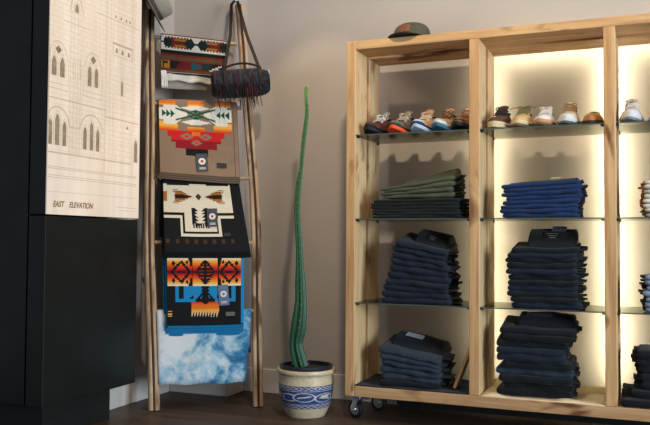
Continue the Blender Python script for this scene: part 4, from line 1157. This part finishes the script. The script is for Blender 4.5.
shoe('dark green shoe with white sole at the right picture edge', .085, ys, z1, r5(0), mk('shoe pine', 34, 44, 40), WHs, WHs, BLs, mk('shoe pine', 34, 44, 40), spring=.012, wscale=1.0, hs=.80, high=.02)
shoe('grey sneaker further along the right bay shelf', .205, ys, z1, 0, mk('shoe ash', 120, 124, 130), WHs, WHs, WHs, WHs, spring=.012, wscale=1.0, hs=.80)

# ------------------------------------------------------------------ cap on top of the unit
M['capolive'] = simple('olive canvas', rgb(76, 77, 62), 0.9, var=.12, scale=40, bump=.2, bscale=300)
M['brimdark'] = simple('dark olive brim', rgb(52, 52, 44), 0.9)
M['lpatch'] = simple('rust leather patch', rgb(120, 74, 48), 0.6, var=.2, scale=70)
capo = empty('baseball_cap', (-1.112, 3.93, ZT), r5(-6), 'olive canvas cap with rust leather patch on top of the pine unit', 'cap')
# local: front along -Y... the cap faces -X' after rotation; build facing -Y then turn
capo.rotation_euler = (0, 0, r5(-6)); capo.scale = (1.26, 1.1, 0.98)
b = MB(); rings = []
for i in range(11):
    t = i/10; h = .098*t; 
    sx = .080*(1-.10*t)*max(.06, (1-t**5)**.5); sy = .098*(1-.12*t)*max(.06, (1-t**4.0)**.5)
    rings.append([(sx*math.cos(2*PI*k/36), sy*math.sin(2*PI*k/36) + (.012*t if math.sin(2*PI*k/36) < 0 else 0)*-1*0 , .006 + h - .012*t*max(0, math.sin(2*PI*k/36))) for k in range(36)])
b.loft(rings); b.build('crown', M['capolive'], capo, smooth=60)
b = MB(); rr = []
for i in range(13):
    a = PI + PI*i/12; ca, sa = math.cos(a), math.sin(a)
    inn = (.080*ca, .096*sa, .012 + .002*abs(ca)); outp = (.090*ca, .096*sa - .068*abs(sa)**.7, .010 - .006*abs(ca) + .004*abs(sa))
    rr.append([inn, outp, (outp[0], outp[1]-.001, outp[2]-.004), (inn[0]*.97, inn[1]*.97, inn[2]-.004)])
b.loft(rr); b.build('brim', M['brimdark'], capo, smooth=40)
b = MB(); rr = []
for i in range(9):
    a = PI*1.5 + (i-4)*.072
    rr.append([(.0795*math.cos(a)*q, .0975*math.sin(a)*q, zz) for q, zz in ((1.000, .034), (1.018, .034), (1.004, .070), (.986, .070))])
b.loft(rr); b.build('patch', M['lpatch'], capo)
b = MB(); b.ell((0, 0, .098), (.008, .008, .006), 12, 5); b.build('button', M['capolive'], capo, smooth=True)

# ------------------------------------------------------------------ camera
cam = bpy.data.cameras.new('camera'); co = bpy.data.objects.new('camera', cam); COL.objects.link(co)
Xr = (0.92612355, 0.00753935, -0.37714496); Yr = (0.37715988, -0.03640309, 0.92543246); Zr = (0.00675209, 0.99930875, 0.0365573)
co.matrix_world = Matrix(((Xr[0], Xr[1], -Xr[2], 0), (Yr[0], Yr[1], -Yr[2], 0), (Zr[0], Zr[1], -Zr[2], 0.93), (0, 0, 0, 1)))
cam.sensor_width = 36; cam.lens = 42.9433; cam.clip_start = 0.05
sc.camera = co

# ------------------------------------------------------------------ light
w = bpy.data.worlds.new('room light'); sc.world = w; w.use_nodes = True
bg = w.node_tree.nodes['Background']; bg.inputs['Color'].default_value = (0.76, 0.86, 1.0, 1); bg.inputs['Strength'].default_value = 0.26
def area(name, loc, target, sx, sy, power, col, spread=180):
    l = bpy.data.lights.new(name, 'AREA'); l.shape = 'RECTANGLE'; l.size = sx; l.size_y = sy; l.energy = power; l.color = col; l.spread = math.radians(spread)
    o = bpy.data.objects.new(name, l); COL.objects.link(o); o.location = loc
    o.rotation_euler = (Vector(target) - Vector(loc)).to_track_quat('-Z', 'Y').to_euler()
    return o
area('side_window', (4.2, 0.6, 1.45), (-1.4, 3.8, 1.0), 1.8, 2.3, 320, (0.80, 0.91, 1.0))
area('ceiling_spot', (-0.76, 2.3, 3.03), (-1.0, 4.1, 1.2), 0.12, 0.12, 33, (1.0, 0.82, 0.58))
def spot(name, loc, target, power, ang, blend, col, r=0.03):
    l = bpy.data.lights.new(name, 'SPOT'); l.energy = power; l.spot_size = math.radians(ang); l.spot_blend = blend; l.color = col; l.shadow_soft_size = r
    o = bpy.data.objects.new(name, l); COL.objects.link(o); o.location = loc
    o.rotation_euler = (Vector(target) - Vector(loc)).to_track_quat('-Z', 'Y').to_euler()
for x in (-1.75,):
    spot('downlight', (x, 3.72, 3.05), (x, 3.78, 0), 44, 68, .3, (1.0, 0.80, 0.58))
for (c, k, L) in strips:
    area('led_glow', (c[0], 4.2025, c[2]), (c[0], 5.0, c[2]), .008 if k == 'v' else L, L if k == 'v' else .008, 1.45*L, (1.0, 0.93, 0.62))
vs = sc.view_settings
sc.display_settings.display_device = 'sRGB'
vs.view_transform = 'Standard'; vs.look = 'None'; vs.gamma = 1.0; vs.use_curve_mapping = False; vs.exposure = 0.0
